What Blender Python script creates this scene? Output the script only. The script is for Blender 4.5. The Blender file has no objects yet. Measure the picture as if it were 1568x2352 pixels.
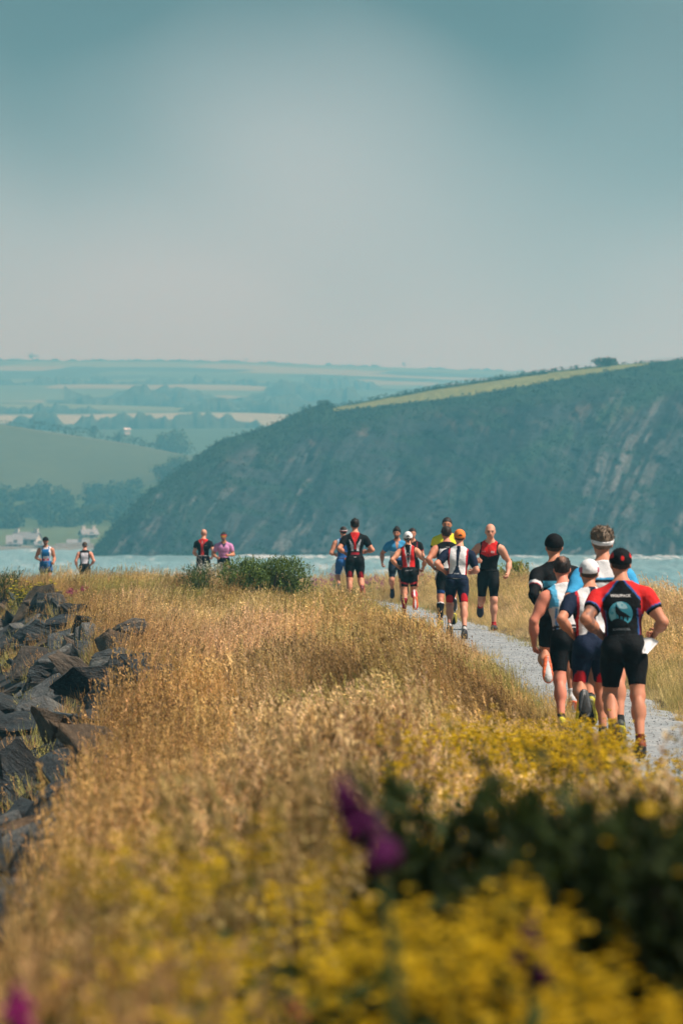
import bpy, bmesh, math, random
import numpy as np
from mathutils import Vector, Matrix
from mathutils.bvhtree import BVHTree

# ------------------------------------------------------------------ camera
scene = bpy.context.scene
COL = scene.collection
FPX, CX, HOR, EYE = 8820.0, 784.0, 1147.0, 2.18      # focal length in picture units, picture centre, horizon, eye height


def at(px, py, d):
    """point of the place that lies d metres ahead in the direction of picture position (px, py)"""
    return ((px - CX) / FPX * d, d, EYE - (py - HOR) / FPX * d)


cam_data = bpy.data.cameras.new('camera')
cam = bpy.data.objects.new('camera', cam_data)
COL.objects.link(cam)
cam.location = (0, 0, EYE)
cam.rotation_euler = (math.radians(90) - 29.0 / FPX, 0, 0)
cam_data.sensor_fit = 'VERTICAL'
cam_data.sensor_height = 36.0
cam_data.sensor_width = 24.0
cam_data.lens = 135.0
cam_data.clip_start = 0.1
cam_data.clip_end = 20000
cam_data.dof.use_dof = True
cam_data.dof.focus_distance = 50.0
cam_data.dof.aperture_fstop = 4.1
scene.camera = cam

# ------------------------------------------------------------------ light
SUN_EL, SUN_AZ = 54.0, 108.0       # degrees; azimuth measured from the view direction towards the right
world = bpy.data.worlds.new('World')
scene.world = world
world.use_nodes = True
wn, wl = world.node_tree.nodes, world.node_tree.links
wn.clear()
wout = wn.new('ShaderNodeOutputWorld')
wbg = wn.new('ShaderNodeBackground')
wbg.inputs['Strength'].default_value = 0.10
wl.new(wbg.outputs[0], wout.inputs[0])
sky = wn.new('ShaderNodeTexSky')
sky.sky_type = 'NISHITA'
sky.sun_disc = False
sky.sun_elevation = math.radians(SUN_EL)
sky.sun_rotation = math.radians(SUN_AZ)
sky.air_density = 1.0
sky.dust_density = 4.0
geo = wn.new('ShaderNodeTexCoord')
sep = wn.new('ShaderNodeSeparateXYZ')
wl.new(geo.outputs['Generated'], sep.inputs[0])
ramp = wn.new('ShaderNodeValToRGB')
rm = wn.new('ShaderNodeMapRange')
rm.inputs['From Min'].default_value = -0.02
rm.inputs['From Max'].default_value = 0.38
wl.new(sep.outputs['Z'], rm.inputs['Value'])
# uneven cloud deck: the heights of the ramp wander with soft noise
wmap = wn.new('ShaderNodeMapping')
wmap.inputs['Scale'].default_value = (13.0, 13.0, 15.6)
wmap.inputs['Location'].default_value = (9.832, 4.688, 1.352)
wl.new(geo.outputs['Generated'], wmap.inputs[0])
wno = wn.new('ShaderNodeTexNoise')
wno.inputs['Scale'].default_value = 1.0
wno.inputs['Detail'].default_value = 0.6
wno.inputs['Roughness'].default_value = 0.45
wl.new(wmap.outputs[0], wno.inputs['Vector'])
wma = wn.new('ShaderNodeMath')
wma.operation = 'MULTIPLY_ADD'
wma.inputs[1].default_value = 0.26
wl.new(wno.outputs['Fac'], wma.inputs[0])
wsub = wn.new('ShaderNodeMath')
wsub.operation = 'SUBTRACT'
wsub.inputs[1].default_value = 0.13
wl.new(rm.outputs[0], wsub.inputs[0])
wl.new(wsub.outputs[0], wma.inputs[2])
wl.new(wma.outputs[0], ramp.inputs['Fac'])
el = ramp.color_ramp.elements
stops = [(0.00, (4.2, 4.4, 4.45)), (0.10, (4.2, 4.4, 4.45)), (0.17, (3.9, 4.2, 4.25)), (0.24, (2.95, 3.4, 3.5)),
         (0.31, (1.75, 2.15, 2.25)), (0.38, (0.55, 0.82, 0.90)), (0.46, (0.32, 0.56, 0.63)), (1.0, (0.62, 0.95, 1.04))]
while len(el) < len(stops):
    el.new(0.5)
for e, (p, c) in zip(el, stops):
    e.position = p
    e.color = (c[0] / 10, c[1] / 10, c[2] / 10, 1)
wsc = wn.new('ShaderNodeVectorMath')
wsc.operation = 'SCALE'
wsc.inputs['Scale'].default_value = 10.0
wl.new(ramp.outputs[0], wsc.inputs[0])
wmix = wn.new('ShaderNodeMix')
wmix.data_type = 'RGBA'
wmix.inputs[0].default_value = 0.93
wl.new(sky.outputs[0], wmix.inputs[6])
wl.new(wsc.outputs[0], wmix.inputs[7])
wl.new(wmix.outputs[2], wbg.inputs['Color'])

sun_data = bpy.data.lights.new('sun', 'SUN')
sun = bpy.data.objects.new('sun', sun_data)
COL.objects.link(sun)
sun_data.energy = 5.0
sun_data.angle = math.radians(3.0)
sun_data.color = (1.0, 0.92, 0.80)
_se, _sa = math.radians(SUN_EL), math.radians(SUN_AZ)
sun_dir = Vector((math.sin(_sa) * math.cos(_se), math.cos(_sa) * math.cos(_se), math.sin(_se)))
sun.rotation_euler = sun_dir.to_track_quat('Z', 'Y').to_euler()
sun.location = (30, 30, 60)

vs = scene.view_settings
vs.view_transform = 'Standard'
vs.look = 'None'
vs.exposure = 0.50
vs.gamma = 1.0
vs.use_curve_mapping = False
scene.cycles.use_denoising = True
scene.cycles.denoiser = 'OPENIMAGEDENOISE'
scene.cycles.max_bounces = 4
scene.cycles.diffuse_bounces = 2
scene.cycles.glossy_bounces = 2
scene.cycles.transmission_bounces = 2
scene.cycles.transparent_max_bounces = 6
scene.cycles.volume_bounces = 0
scene.cycles.use_adaptive_sampling = True
scene.cycles.adaptive_threshold = 0.02

# ------------------------------------------------------------------ helpers
rng = np.random.default_rng(7)
random.seed(11)


def _hash(ix, iy, iz, seed):
    h = (ix.astype(np.int64) * 374761393 + iy.astype(np.int64) * 668265263 + iz.astype(np.int64) * 2147483647 + seed * 1274126177) & 0xFFFFFFFF
    h = ((h ^ (h >> 13)) * 1274126177) & 0xFFFFFFFF
    h = ((h ^ (h >> 16)) * 2246822519) & 0xFFFFFFFF
    return ((h ^ (h >> 15)) & 0xFFFFFF) / float(0xFFFFFF)


def noise3(x, y, z=0.0, seed=0):
    """smooth value noise, 0..1"""
    x, y, z = np.broadcast_arrays(np.asarray(x, float), np.asarray(y, float), np.asarray(z, float))
    ix, iy, iz = np.floor(x), np.floor(y), np.floor(z)
    fx, fy, fz = x - ix, y - iy, z - iz
    fx, fy, fz = (f * f * f * (f * (f * 6 - 15) + 10) for f in (fx, fy, fz))
    ix, iy, iz = ix.astype(np.int64), iy.astype(np.int64), iz.astype(np.int64)
    r = 0
    for dx in (0, 1):
        for dy in (0, 1):
            for dz in (0, 1):
                w = (fx if dx else 1 - fx) * (fy if dy else 1 - fy) * (fz if dz else 1 - fz)
                r = r + w * _hash(ix + dx, iy + dy, iz + dz, seed)
    return r


def fbm(x, y, z=0.0, seed=0, octaves=4, gain=0.5):
    s, a, t = 0, 1.0, 0.0
    for k in range(octaves):
        s = s + a * noise3(np.asarray(x) * 2 ** k, np.asarray(y) * 2 ** k, np.asarray(z) * 2 ** k, seed + k * 17)
        t += a
        a *= gain
    return s / t


def lin(r, g, b):
    """8-bit picture colour to linear"""
    def f(c):
        c /= 255.0
        return c / 12.92 if c <= 0.04045 else ((c + 0.055) / 1.055) ** 2.4
    return (f(r), f(g), f(b))


def mesh_of(name, verts, faces, mat=None, smooth=False, col=None):
    me = bpy.data.meshes.new(name)
    verts = np.asarray(verts, dtype=np.float32).reshape(-1, 3)
    me.vertices.add(len(verts))
    me.vertices.foreach_set('co', verts.ravel())
    if isinstance(faces, np.ndarray):
        n, k = faces.shape
        me.loops.add(n * k)
        me.loops.foreach_set('vertex_index', faces.astype(np.int32).ravel())
        me.polygons.add(n)
        me.polygons.foreach_set('loop_start', np.arange(0, n * k, k, dtype=np.int32))
    else:
        loops = [i for f in faces for i in f]
        me.loops.add(len(loops))
        me.loops.foreach_set('vertex_index', np.array(loops, dtype=np.int32))
        me.polygons.add(len(faces))
        starts = np.cumsum([0] + [len(f) for f in faces])[:-1].astype(np.int32)
        me.polygons.foreach_set('loop_start', starts)
    me.update(calc_edges=True)
    me.validate()
    me.polygons.foreach_set('use_smooth', np.full(len(me.polygons), smooth, dtype=bool))
    if col is not None:
        ca = me.color_attributes.new('tint', 'FLOAT_COLOR', 'POINT')
        c = np.ones((len(verts), 4), np.float32)
        c[:, :3] = col
        ca.data.foreach_set('color', c.ravel())
    if mat is not None:
        me.materials.append(mat)
    return me


def obj(name, me, parent=None, loc=None, rot=None, scale=None):
    o = bpy.data.objects.new(name, me)
    COL.objects.link(o)
    if parent is not None:
        o.parent = parent
    if loc is not None:
        o.location = loc
    if rot is not None:
        o.rotation_euler = rot
    if scale is not None:
        o.scale = scale
    return o


def tag(o, label=None, cat=None, group=None, kind=None):
    if label:
        o['label'] = label
    if cat:
        o['category'] = cat
    if group:
        o['group'] = group
    if kind:
        o['kind'] = kind
    return o


def grid_faces(nu, nv):
    i = np.arange(nu * nv).reshape(nu, nv)
    return np.stack([i[:-1, :-1], i[1:, :-1], i[1:, 1:], i[:-1, 1:]], -1).reshape(-1, 4)


class MB:
    """collects boxes, prisms and tubes into one mesh"""
    def __init__(self):
        self.v, self.f = [], []

    def poly(self, pts, faces):
        b = len(self.v)
        self.v += [tuple(p) for p in pts]
        self.f += [tuple(b + i for i in f) for f in faces]
        return self

    def box(self, c, s, rz=0.0):
        cx, cy, cz = c
        hx, hy, hz = s[0] / 2, s[1] / 2, s[2] / 2
        pts = []
        for dz in (-hz, hz):
            for dx, dy in ((-hx, -hy), (hx, -hy), (hx, hy), (-hx, hy)):
                pts.append((cx + dx * math.cos(rz) - dy * math.sin(rz), cy + dx * math.sin(rz) + dy * math.cos(rz), cz + dz))
        return self.poly(pts, [(3, 2, 1, 0), (4, 5, 6, 7), (0, 1, 5, 4), (1, 2, 6, 5), (2, 3, 7, 6), (3, 0, 4, 7)])

    def tube(self, path, radii, n=6):
        path = [Vector(p) for p in path]
        rings = []
        for i, p in enumerate(path):
            t = (path[min(i + 1, len(path) - 1)] - path[max(i - 1, 0)]).normalized()
            a = t.orthogonal().normalized() if i == 0 else (rings_a - t * rings_a.dot(t)).normalized()
            rings_a = a
            b = t.cross(a)
            r = radii[i] if hasattr(radii, '__len__') else radii
            rings.append([p + (a * math.cos(2 * math.pi * k / n) + b * math.sin(2 * math.pi * k / n)) * r for k in range(n)])
        pts = [p for ring in rings for p in ring]
        faces = []
        for i in range(len(rings) - 1):
            for k in range(n):
                faces.append((i * n + k, i * n + (k + 1) % n, (i + 1) * n + (k + 1) % n, (i + 1) * n + k))
        faces.append(tuple(range(n - 1, -1, -1)))
        faces.append(tuple((len(rings) - 1) * n + k for k in range(n)))
        return self.poly(pts, faces)

    def build(self, name, mat, parent=None, smooth=False):
        return obj(name, mesh_of(name, self.v, self.f, mat, smooth), parent)


# ------------------------------------------------------------------ materials
def mat_new(name):
    m = bpy.data.materials.new(name)
    m.use_nodes = True
    nt = m.node_tree
    return m, nt.nodes, nt.links, nt.nodes['Principled BSDF']


def N(nodes, kind, **kw):
    n = nodes.new(kind)
    for k, v in kw.items():
        setattr(n, k, v)
    return n


def noise_node(nodes, links, scale, detail=4, rough=0.55, coord='Object', stretch=None):
    tc = N(nodes, 'ShaderNodeTexCoord')
    no = N(nodes, 'ShaderNodeTexNoise')
    no.inputs['Scale'].default_value = scale
    no.inputs['Detail'].default_value = detail
    no.inputs['Roughness'].default_value = rough
    if stretch:
        mp = N(nodes, 'ShaderNodeMapping')
        mp.inputs['Scale'].default_value = stretch
        links.new(tc.outputs[coord], mp.inputs[0])
        links.new(mp.outputs[0], no.inputs['Vector'])
    else:
        links.new(tc.outputs[coord], no.inputs['Vector'])
    return no


def ramp_node(nodes, links, src, stops):
    r = N(nodes, 'ShaderNodeValToRGB')
    e = r.color_ramp.elements
    while len(e) < len(stops):
        e.new(0.5)
    for q, (p, c) in zip(e, stops):
        q.position = p
        q.color = (*c, 1)
    links.new(src, r.inputs['Fac'])
    return r


def mixc(nodes, links, fac, a, b, mode='MIX'):
    m = N(nodes, 'ShaderNodeMix', data_type='RGBA', blend_type=mode)
    for sock, v in ((0, fac), (6, a), (7, b)):
        if hasattr(v, 'links') or hasattr(v, 'is_linked'):
            links.new(v, m.inputs[sock])
        elif sock == 0:
            m.inputs[0].default_value = v
        else:
            m.inputs[sock].default_value = (*v, 1)
    return m.outputs[2]


def add_bump(nodes, links, bsdf, height, strength=0.3, dist=0.02):
    b = N(nodes, 'ShaderNodeBump')
    b.inputs['Strength'].default_value = strength
    b.inputs['Distance'].default_value = dist
    links.new(height, b.inputs['Height'])
    links.new(b.outputs[0], bsdf.inputs['Normal'])


def simple_mat(name, color, rough=0.7, var=0.25, scale=8.0, bump=0.0, spec=0.3, coord='Object'):
    m, n, l, b = mat_new(name)
    no = noise_node(n, l, scale, coord=coord)
    c = ramp_node(n, l, no.outputs['Fac'], [(0.25, tuple(x * (1 - var) for x in color)), (0.75, tuple(min(1, x * (1 + var)) for x in color))])
    l.new(c.outputs[0], b.inputs['Base Color'])
    b.inputs['Roughness'].default_value = rough
    b.inputs['Specular IOR Level'].default_value = spec
    if bump:
        add_bump(n, l, b, no.outputs['Fac'], bump)
    return m


def tint_mat(name, rough=0.7, spec=0.25, bump=None, var=0.0, trans=0.0):
    """colour from the mesh's own dyed colours"""
    m, n, l, b = mat_new(name)
    a = N(n, 'ShaderNodeAttribute', attribute_name='tint')
    src = a.outputs['Color']
    if var:
        no = noise_node(n, l, bump[0] if bump else 30, 3)
        r = ramp_node(n, l, no.outputs['Fac'], [(0.3, (1 - var,) * 3), (0.7, (1 + var * 0.3,) * 3)])
        src = mixc(n, l, 1.0, src, r.outputs[0], 'MULTIPLY')
    l.new(src, b.inputs['Base Color'])
    b.inputs['Roughness'].default_value = rough
    b.inputs['Specular IOR Level'].default_value = spec
    if bump:
        no = noise_node(n, l, bump[0], 3)
        add_bump(n, l, b, no.outputs['Fac'], bump[1], bump[2])
    if trans:
        t = N(n, 'ShaderNodeBsdfTranslucent')
        l.new(src, t.inputs['Color'])
        mx = N(n, 'ShaderNodeMixShader')
        mx.inputs[0].default_value = trans
        l.new(b.outputs[0], mx.inputs[1])
        l.new(t.outputs[0], mx.inputs[2])
        l.new(mx.outputs[0], n['Material Output'].inputs['Surface'])
    return m
# ------------------------------------------------------------------ the lie of the land
SEA_Z = -11.2


def x_left(y):      # where the grass gives way to the rocks
    return np.interp(y, [0, 8, 14, 20, 26, 33, 40, 48, 63, 75, 86, 95, 110, 130], [-0.5, -0.60, -1.0, -1.28, -1.6, -1.95, -1.9, -2.6, -4.2, -5.3, -6.9, -9.6, -14, -18])


def x_right(y):
    return np.interp(y, [0, 30, 60, 100], [9, 9, 11, 13])


def y_end(x):
    return np.interp(x, [-20, -12, -6, 0, 3, 6, 9, 15], [134, 134, 128, 118, 106, 92, 84, 78])


PATH = np.array([(8, 4.4), (18, 3.4), (25, 3.0), (32, 2.8), (41, 2.75), (50, 2.6), (56, 2.4), (61, 2.2), (66, 1.95), (72, 1.5), (80, 0.85), (86, 0.55),
                 (92, 0.0), (100, -1.3), (110, -4.0), (122, -8.6), (130, -12.5)])


def path_x(y):
    y = np.asarray(y, float)
    xs = 0
    for o in (-3, -1.5, 0, 1.5, 3):
        xs = xs + np.interp(y + o, PATH[:, 0], PATH[:, 1])
    return xs / 5


def path_half(y):
    return np.interp(y, [10, 30, 45, 60, 72, 90, 130], [0.8, 0.75, 0.62, 0.66, 0.72, 0.8, 0.8])


def ground_z(x, y):
    x, y = np.asarray(x, float), np.asarray(y, float)
    z = np.interp(y, [-20, 0, 4, 8, 14, 22, 32, 70, 80, 86, 92, 110, 122, 134], [0.95, 0.95, 0.92, 0.72, 0.36, 0.1, 0.0, -0.05, -0.06, -0.16, -0.22, -0.5, -0.85, -1.2])
    off = np.abs(x - path_x(y)) - path_half(y)
    z = z + (fbm(x * 0.35, y * 0.22, 0, 3, 3) - 0.5) * 0.38 * np.clip(off / 1.2, 0, 1)
    z = z + 0.05 * np.clip((off - 0.1) / 1.0, 0, 1) * np.clip((path_x(y) - x) / 1.5, 0, 1) * np.clip((y - 20) / 15, 0, 1) * np.clip((95 - y) / 15, 0, 1)
    z = z - 0.07 * np.clip(x - 3.6, 0, None) * np.clip((y - 30) / 20, 0, 1)
    l = np.clip(x_left(y) - x, 0, None)
    z = z - (0.48 * l + 0.14 * np.minimum(l, 1.0))
    r = np.clip(x - x_right(y), 0, None)
    e = np.clip(y - y_end(x), 0, None)
    z = z - 0.5 * r - 0.30 * e
    return np.maximum(z, -12.8)


# ------------------------------------------------------------------ ground
m_soil, n, l, b = mat_new('dry_soil')
no = noise_node(n, l, 1.2, 6)
no2 = noise_node(n, l, 25, 4)
r1 = ramp_node(n, l, no.outputs['Fac'], [(0.3, (0.075, 0.05, 0.022)), (0.55, (0.14, 0.095, 0.04)), (0.75, (0.08, 0.075, 0.028))])
l.new(mixc(n, l, 0.45, r1.outputs[0], no2.outputs['Color'], 'MULTIPLY'), b.inputs['Base Color'])
b.inputs['Roughness'].default_value = 0.95
add_bump(n, l, b, no2.outputs['Fac'], 0.6, 0.05)

ys = np.concatenate([np.arange(-20, 60, 0.5), np.arange(60, 140, 0.8), np.arange(140, 190, 3)])
xs = np.concatenate([np.arange(-45, -19, 1.5), np.arange(-19, 12, 0.33), np.arange(12, 46, 1.5)])
X, Y = np.meshgrid(xs, ys, indexing='ij')
Z = ground_z(X, Y)
onp = np.abs(X - path_x(Y)) < path_half(Y) + 0.1
Z = np.where(onp, Z - 0.03, Z)
ground = obj('ground', mesh_of('ground', np.stack([X, Y, Z], -1), grid_faces(len(xs), len(ys)), m_soil, True))
tag(ground, 'dry grassy headland ground between the rocks and the sea', kind='structure')

# gravel path: a slightly cambered sheet with a broken edge
m_grav, n, l, b = mat_new('grey_gravel')
vo = N(n, 'ShaderNodeTexVoronoi')
vo.inputs['Scale'].default_value = 26
tc = N(n, 'ShaderNodeTexCoord')
l.new(tc.outputs['Object'], vo.inputs['Vector'])
no = noise_node(n, l, 1.4, 6, 0.65)
no3 = noise_node(n, l, 9.0, 4, 0.7)
r1 = ramp_node(n, l, no.outputs['Fac'], [(0.3, (0.21, 0.235, 0.25)), (0.55, (0.29, 0.315, 0.33)), (0.78, (0.36, 0.37, 0.37))])
r2 = ramp_node(n, l, vo.outputs['Color'], [(0.1, (0.66, 0.66, 0.67)), (0.9, (1.22, 1.21, 1.2))])
r3 = ramp_node(n, l, no3.outputs['Fac'], [(0.3, (0.82, 0.82, 0.82)), (0.7, (1.12, 1.12, 1.12))])
c = mixc(n, l, 1.0, r1.outputs[0], r2.outputs[0], 'MULTIPLY')
l.new(mixc(n, l, 1.0, c, r3.outputs[0], 'MULTIPLY'), b.inputs['Base Color'])
b.inputs['Roughness'].default_value = 0.9
add_bump(n, l, b, vo.outputs['Distance'], 0.4, 0.02)
py_ = np.arange(6, 131, 0.25)
us = np.linspace(-1, 1, 15)
PY, PU = np.meshgrid(py_, us, indexing='ij')
half = path_half(PY) * (1 + 0.45 * (fbm(PY * 0.8, np.sign(PU) * 5, 0, 9, 3) - 0.5))
PX = path_x(PY) + PU * half
PZ = ground_z(path_x(PY), PY) * 0.85 + ground_z(PX, PY) * 0.15 + 0.004 + 0.03 * (1 - PU ** 2) - 0.05 * (np.abs(PU) > 0.99) + 0.02 * (fbm(PX * 4, PY * 4, 0, 21, 2) - 0.5)
path = obj('path', mesh_of('path', np.stack([PX, PY, PZ], -1), grid_faces(len(py_), 15), m_grav, True))
tag(path, 'narrow grey gravel path winding through dry grass', kind='structure')


def path_z(x, y):
    u = np.clip((x - path_x(y)) / path_half(y), -1, 1)
    return float(ground_z(path_x(y), y) * 0.85 + ground_z(x, y) * 0.15 + 0.004 + 0.03 * (1 - u ** 2))


# ------------------------------------------------------------------ sea
m_sea, n, l, b = mat_new('sea_water')
no = noise_node(n, l, 0.05, 5, 0.6, stretch=(1, 0.22, 1))
no2 = noise_node(n, l, 0.55, 5, 0.65, stretch=(1, 0.30, 1))
no3 = noise_node(n, l, 0.16, 6, 0.72, stretch=(0.8, 0.11, 1))
r1 = ramp_node(n, l, no.outputs['Fac'], [(0.3, (0.15, 0.29, 0.32)), (0.7, (0.24, 0.39, 0.42))])
r2 = ramp_node(n, l, no2.outputs['Fac'], [(0.34, (0.45, 0.5, 0.53)), (0.66, (1.35, 1.3, 1.27))])
c = mixc(n, l, 0.8, r1.outputs[0], r2.outputs[0], 'MULTIPLY')
cap = ramp_node(n, l, no3.outputs['Fac'], [(0.545, (0, 0, 0)), (0.66, (0.8, 0.8, 0.8))])
l.new(mixc(n, l, cap.outputs[0], c, (0.62, 0.68, 0.68)), b.inputs['Base Color'])
b.inputs['Roughness'].default_value = 0.3
b.inputs['IOR'].default_value = 1.333
b.inputs['Specular IOR Level'].default_value = 0.5
add_bump(n, l, b, no2.outputs['Fac'], 0.8, 0.5)
dd = np.concatenate([np.linspace(20, 120, 20, endpoint=False), np.geomspace(120, 1030, 330)])
pp = np.concatenate([np.linspace(-9000, -1200, 40, endpoint=False), np.arange(-1200, 2800, 9), np.linspace(2800, 10500, 40)])
D, PXX = np.meshgrid(dd, pp, indexing='ij')
SX = np.clip((PXX - CX) / FPX * np.maximum(D, 130), -1500, 1500)
SX = np.where((np.abs(PXX - CX) > 3000), np.sign(PXX - CX) * np.abs(PXX - CX) / 8300 * 1500, SX)
SZ = SEA_Z + (fbm(SX / 9, D / 5, 0, 31, 4) - 0.5) * 1.25 + 0.22 * np.sin(D / 2.7 + 3 * fbm(SX / 40, D / 40, 0, 33, 2))
sea = obj('sea', mesh_of('sea', np.stack([SX, D, SZ], -1), grid_faces(len(dd), len(pp)), m_sea, True))
tag(sea, 'choppy teal sea between the grass and the cliff', kind='structure')

# ------------------------------------------------------------------ leaf clouds for anything that grows
def leaf_cloud(centres, sizes, seed=0, squash=1.0, quad=True):
    """many small faces with random facing; centres (n,3), sizes (n,)"""
    r = np.random.default_rng(seed)
    n_ = len(centres)
    a = r.normal(size=(n_, 3))
    a /= np.linalg.norm(a, axis=1, keepdims=True)
    t = r.normal(size=(n_, 3))
    b_ = np.cross(a, t)
    b_ /= np.linalg.norm(b_, axis=1, keepdims=True)
    s = np.asarray(sizes)[:, None]
    a, b_ = a * s, b_ * s * r.uniform(0.45, 0.9, (n_, 1))
    a[:, 2] *= squash
    b_[:, 2] *= squash
    v = np.stack([centres - a, centres - b_, centres + a, centres + b_], 1).reshape(-1, 3)
    f = np.arange(n_ * 4).reshape(-1, 4)
    return v, f


def blob_points(n_, centre, radii, seed=0, hollow=0.55, lumps=9, rough=0.35):
    """points through a lumpy crown: a shell around several overlapping lobes"""
    r = np.random.default_rng(seed)
    c = r.normal(size=(lumps, 3))
    c /= np.linalg.norm(c, axis=1, keepdims=True)
    c *= r.uniform(0.35, 0.72, (lumps, 1))
    c[:, 2] = c[:, 2] * 0.8
    rad = r.uniform(0.32, 0.55, lumps)
    k = r.integers(0, lumps, n_)
    p = r.normal(size=(n_, 3))
    p /= np.linalg.norm(p, axis=1, keepdims=True)
    p *= (hollow + (1 - hollow) * r.random((n_, 1)) ** 0.6)
    q = c[k] + p * rad[k][:, None]
    q *= (1 + rough * (r.random((n_, 1)) - 0.5))
    return q * np.asarray(radii) + np.asarray(centre)


def leaf_mat(name, c1, c2, rough=0.75, trans=0.25, scale=3.0):
    m, n, l, b = mat_new(name)
    no = noise_node(n, l, scale, 3, coord='Object')
    r_ = ramp_node(n, l, no.outputs['Fac'], [(0.3, c1), (0.7, c2)])
    l.new(r_.outputs[0], b.inputs['Base Color'])
    b.inputs['Roughness'].default_value = rough
    b.inputs['Specular IOR Level'].default_value = 0.2
    t = N(n, 'ShaderNodeBsdfTranslucent')
    l.new(r_.outputs[0], t.inputs['Color'])
    mx = N(n, 'ShaderNodeMixShader')
    mx.inputs[0].default_value = trans
    l.new(b.outputs[0], mx.inputs[1])
    l.new(t.outputs[0], mx.inputs[2])
    l.new(mx.outputs[0], n['Material Output'].inputs['Surface'])
    return m


m_bark = simple_mat('bark', (0.09, 0.07, 0.05), 0.9, 0.3, 12, 0.4)
m_far_leaf = leaf_mat('far_foliage', (0.022, 0.040, 0.016), (0.055, 0.085, 0.028), scale=0.25)
m_far_leaf2 = leaf_mat('far_foliage_pale', (0.05, 0.085, 0.03), (0.10, 0.14, 0.045), scale=0.25)


def far_tree(name, base, w, h, label, cat='tree', group=None, seed=1, mat=None, trunk=0.25, n_=900):
    """tapered trunk with limbs and a lobed crown"""
    root = obj(name, None, None, base)
    tag(root, label, cat, group)
    mb = MB()
    mb.tube([(0, 0, -1.0), (0.05 * w, 0, h * 0.3), (0, 0, h * 0.62)], [w * 0.05, w * 0.036, w * 0.015], 6)
    r = random.Random(seed)
    for k in range(5):
        a = r.uniform(0, 6.28)
        mb.tube([(0, 0, h * (0.22 + 0.06 * k)), (math.cos(a) * w * 0.18, math.sin(a) * w * 0.18, h * (0.42 + 0.06 * k)), (math.cos(a) * w * 0.33, math.sin(a) * w * 0.33, h * (0.55 + 0.06 * k))],
                [w * 0.02, w * 0.013, w * 0.006], 5)
    mb.build('trunk', m_bark, root)
    ch = h * (1 - trunk)
    p = blob_points(n_, (0, 0, h * trunk + ch * 0.5), (w * 0.56, w * 0.5, ch * 0.56), seed, 0.5, 11)
    v, f = leaf_cloud(p, np.random.default_rng(seed).uniform(0.028, 0.06, n_) * w, seed)
    obj('crown', mesh_of('crown', v, f, mat or m_far_leaf), root)
    return root


def hedge(name, pts, w, h, label, group=None, seed=0, mat=None, lump=0.5, n_per=26):
    """a hedge along pts: clipped stems with an uneven leafy mass"""
    pts = np.asarray(pts, float)
    seg = np.linalg.norm(np.diff(pts, axis=0), axis=1)
    s = np.concatenate([[0], np.cumsum(seg)])
    r = np.random.default_rng(seed)
    n_ = int(s[-1] * n_per / max(w, 0.5))
    t = r.random(n_) * s[-1]
    c = np.stack([np.interp(t, s, pts[:, k]) for k in range(3)], -1)
    hh = h * (1 - lump + 2 * lump * fbm(t / (h * 2.4), np.full(n_, seed * 3.1), 0, seed, 3))
    c[:, 0] += r.normal(0, w * 0.3, n_)
    c[:, 1] += r.normal(0, w * 0.3, n_)
    c[:, 2] += hh * r.random(n_) ** 0.7
    root = obj(name, None, None, tuple(pts[0]))
    tag(root, label, 'hedge', group)
    v, f = leaf_cloud(c - pts[0], r.uniform(0.10, 0.20, n_) * h, seed)
    obj('foliage', mesh_of('foliage', v, f, mat or m_far_leaf), root)['kind'] = 'stuff'
    mb = MB()
    for d_ in np.arange(1.5, s[-1], max(3.0, s[-1] / 40)):
        p = np.array([np.interp(d_, s, pts[:, k]) for k in range(3)]) - pts[0]
        mb.tube([tuple(p - (0, 0, 0.5)), tuple(p + (0, 0, h * 0.55))], [0.12, 0.05], 4)
    if mb.v:
        mb.build('stem', m_bark, root)['kind'] = 'stuff'
    return root


# ------------------------------------------------------------------ far country
def px_interp(table, px):
    t = np.array(table, float)
    return np.interp(px, t[:, 0], t[:, 1])


def field_mat(name, var=0.2, scale=0.02):
    return tint_mat(name, 0.95, 0.1, (0.15, 0.5, 1.0), 0.25)


m_far_field = field_mat('far_fields')
# far hillside: rows of (distance, picture heights), fields laid out in long strips
pxs = np.arange(-2200, 3800, 14.0)
rowd = np.array([1760, 1950, 2100, 2280, 2560, 2900, 3300, 3650, 4000, 4250, 4500.])
rowp = np.array([1120, 1075, 1010, 988, 947, 922, 885, 856, 829, 850, 900.])
dfine = np.linspace(1760, 4480, 130)
DD, PP = np.meshgrid(dfine, pxs, indexing='ij')
base_p = np.interp(DD, rowd, rowp)
sky_shift = px_interp([(-2200, 30), (-800, 0), (0, -1), (420, 0), (560, 2), (820, 12), (1200, 24), (1600, 40), (3800, 90)], PP) * np.clip((DD - 2300) / 1700, 0, 1)
XX = (PP - CX) / FPX * DD
roll = (fbm(XX / 260, DD / 300, 0, 41, 4) - 0.5) * 10 * np.clip((4050 - DD) / 700, 0.12, 1)
ZZ = EYE - (base_p + sky_shift - HOR) / FPX * DD + roll
fu = XX / 190 + 0.35 * np.sin(DD / 400)
fv = DD / 118 + 0.5 * np.sin(XX / 240)
cell = _hash(np.floor(fu + 0.37 * np.floor(fv)).astype(int), np.floor(fv).astype(int), np.zeros_like(fu).astype(int), 77)
pal = np.array([(0.085, 0.125, 0.045), (0.12, 0.155, 0.06), (0.05, 0.085, 0.03), (0.19, 0.185, 0.085), (0.03, 0.05, 0.02), (0.07, 0.11, 0.045)])
tint = pal[(cell * 5.999).astype(int)]
pale = ((DD > 2290) & (DD < 2560) & (PP < 720))
tint = np.where(pale[..., None], np.array((0.26, 0.27, 0.17)), tint)
dark = (DD < 2285)
tint = np.where(dark[..., None], np.array((0.05, 0.08, 0.03)), tint)
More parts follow.
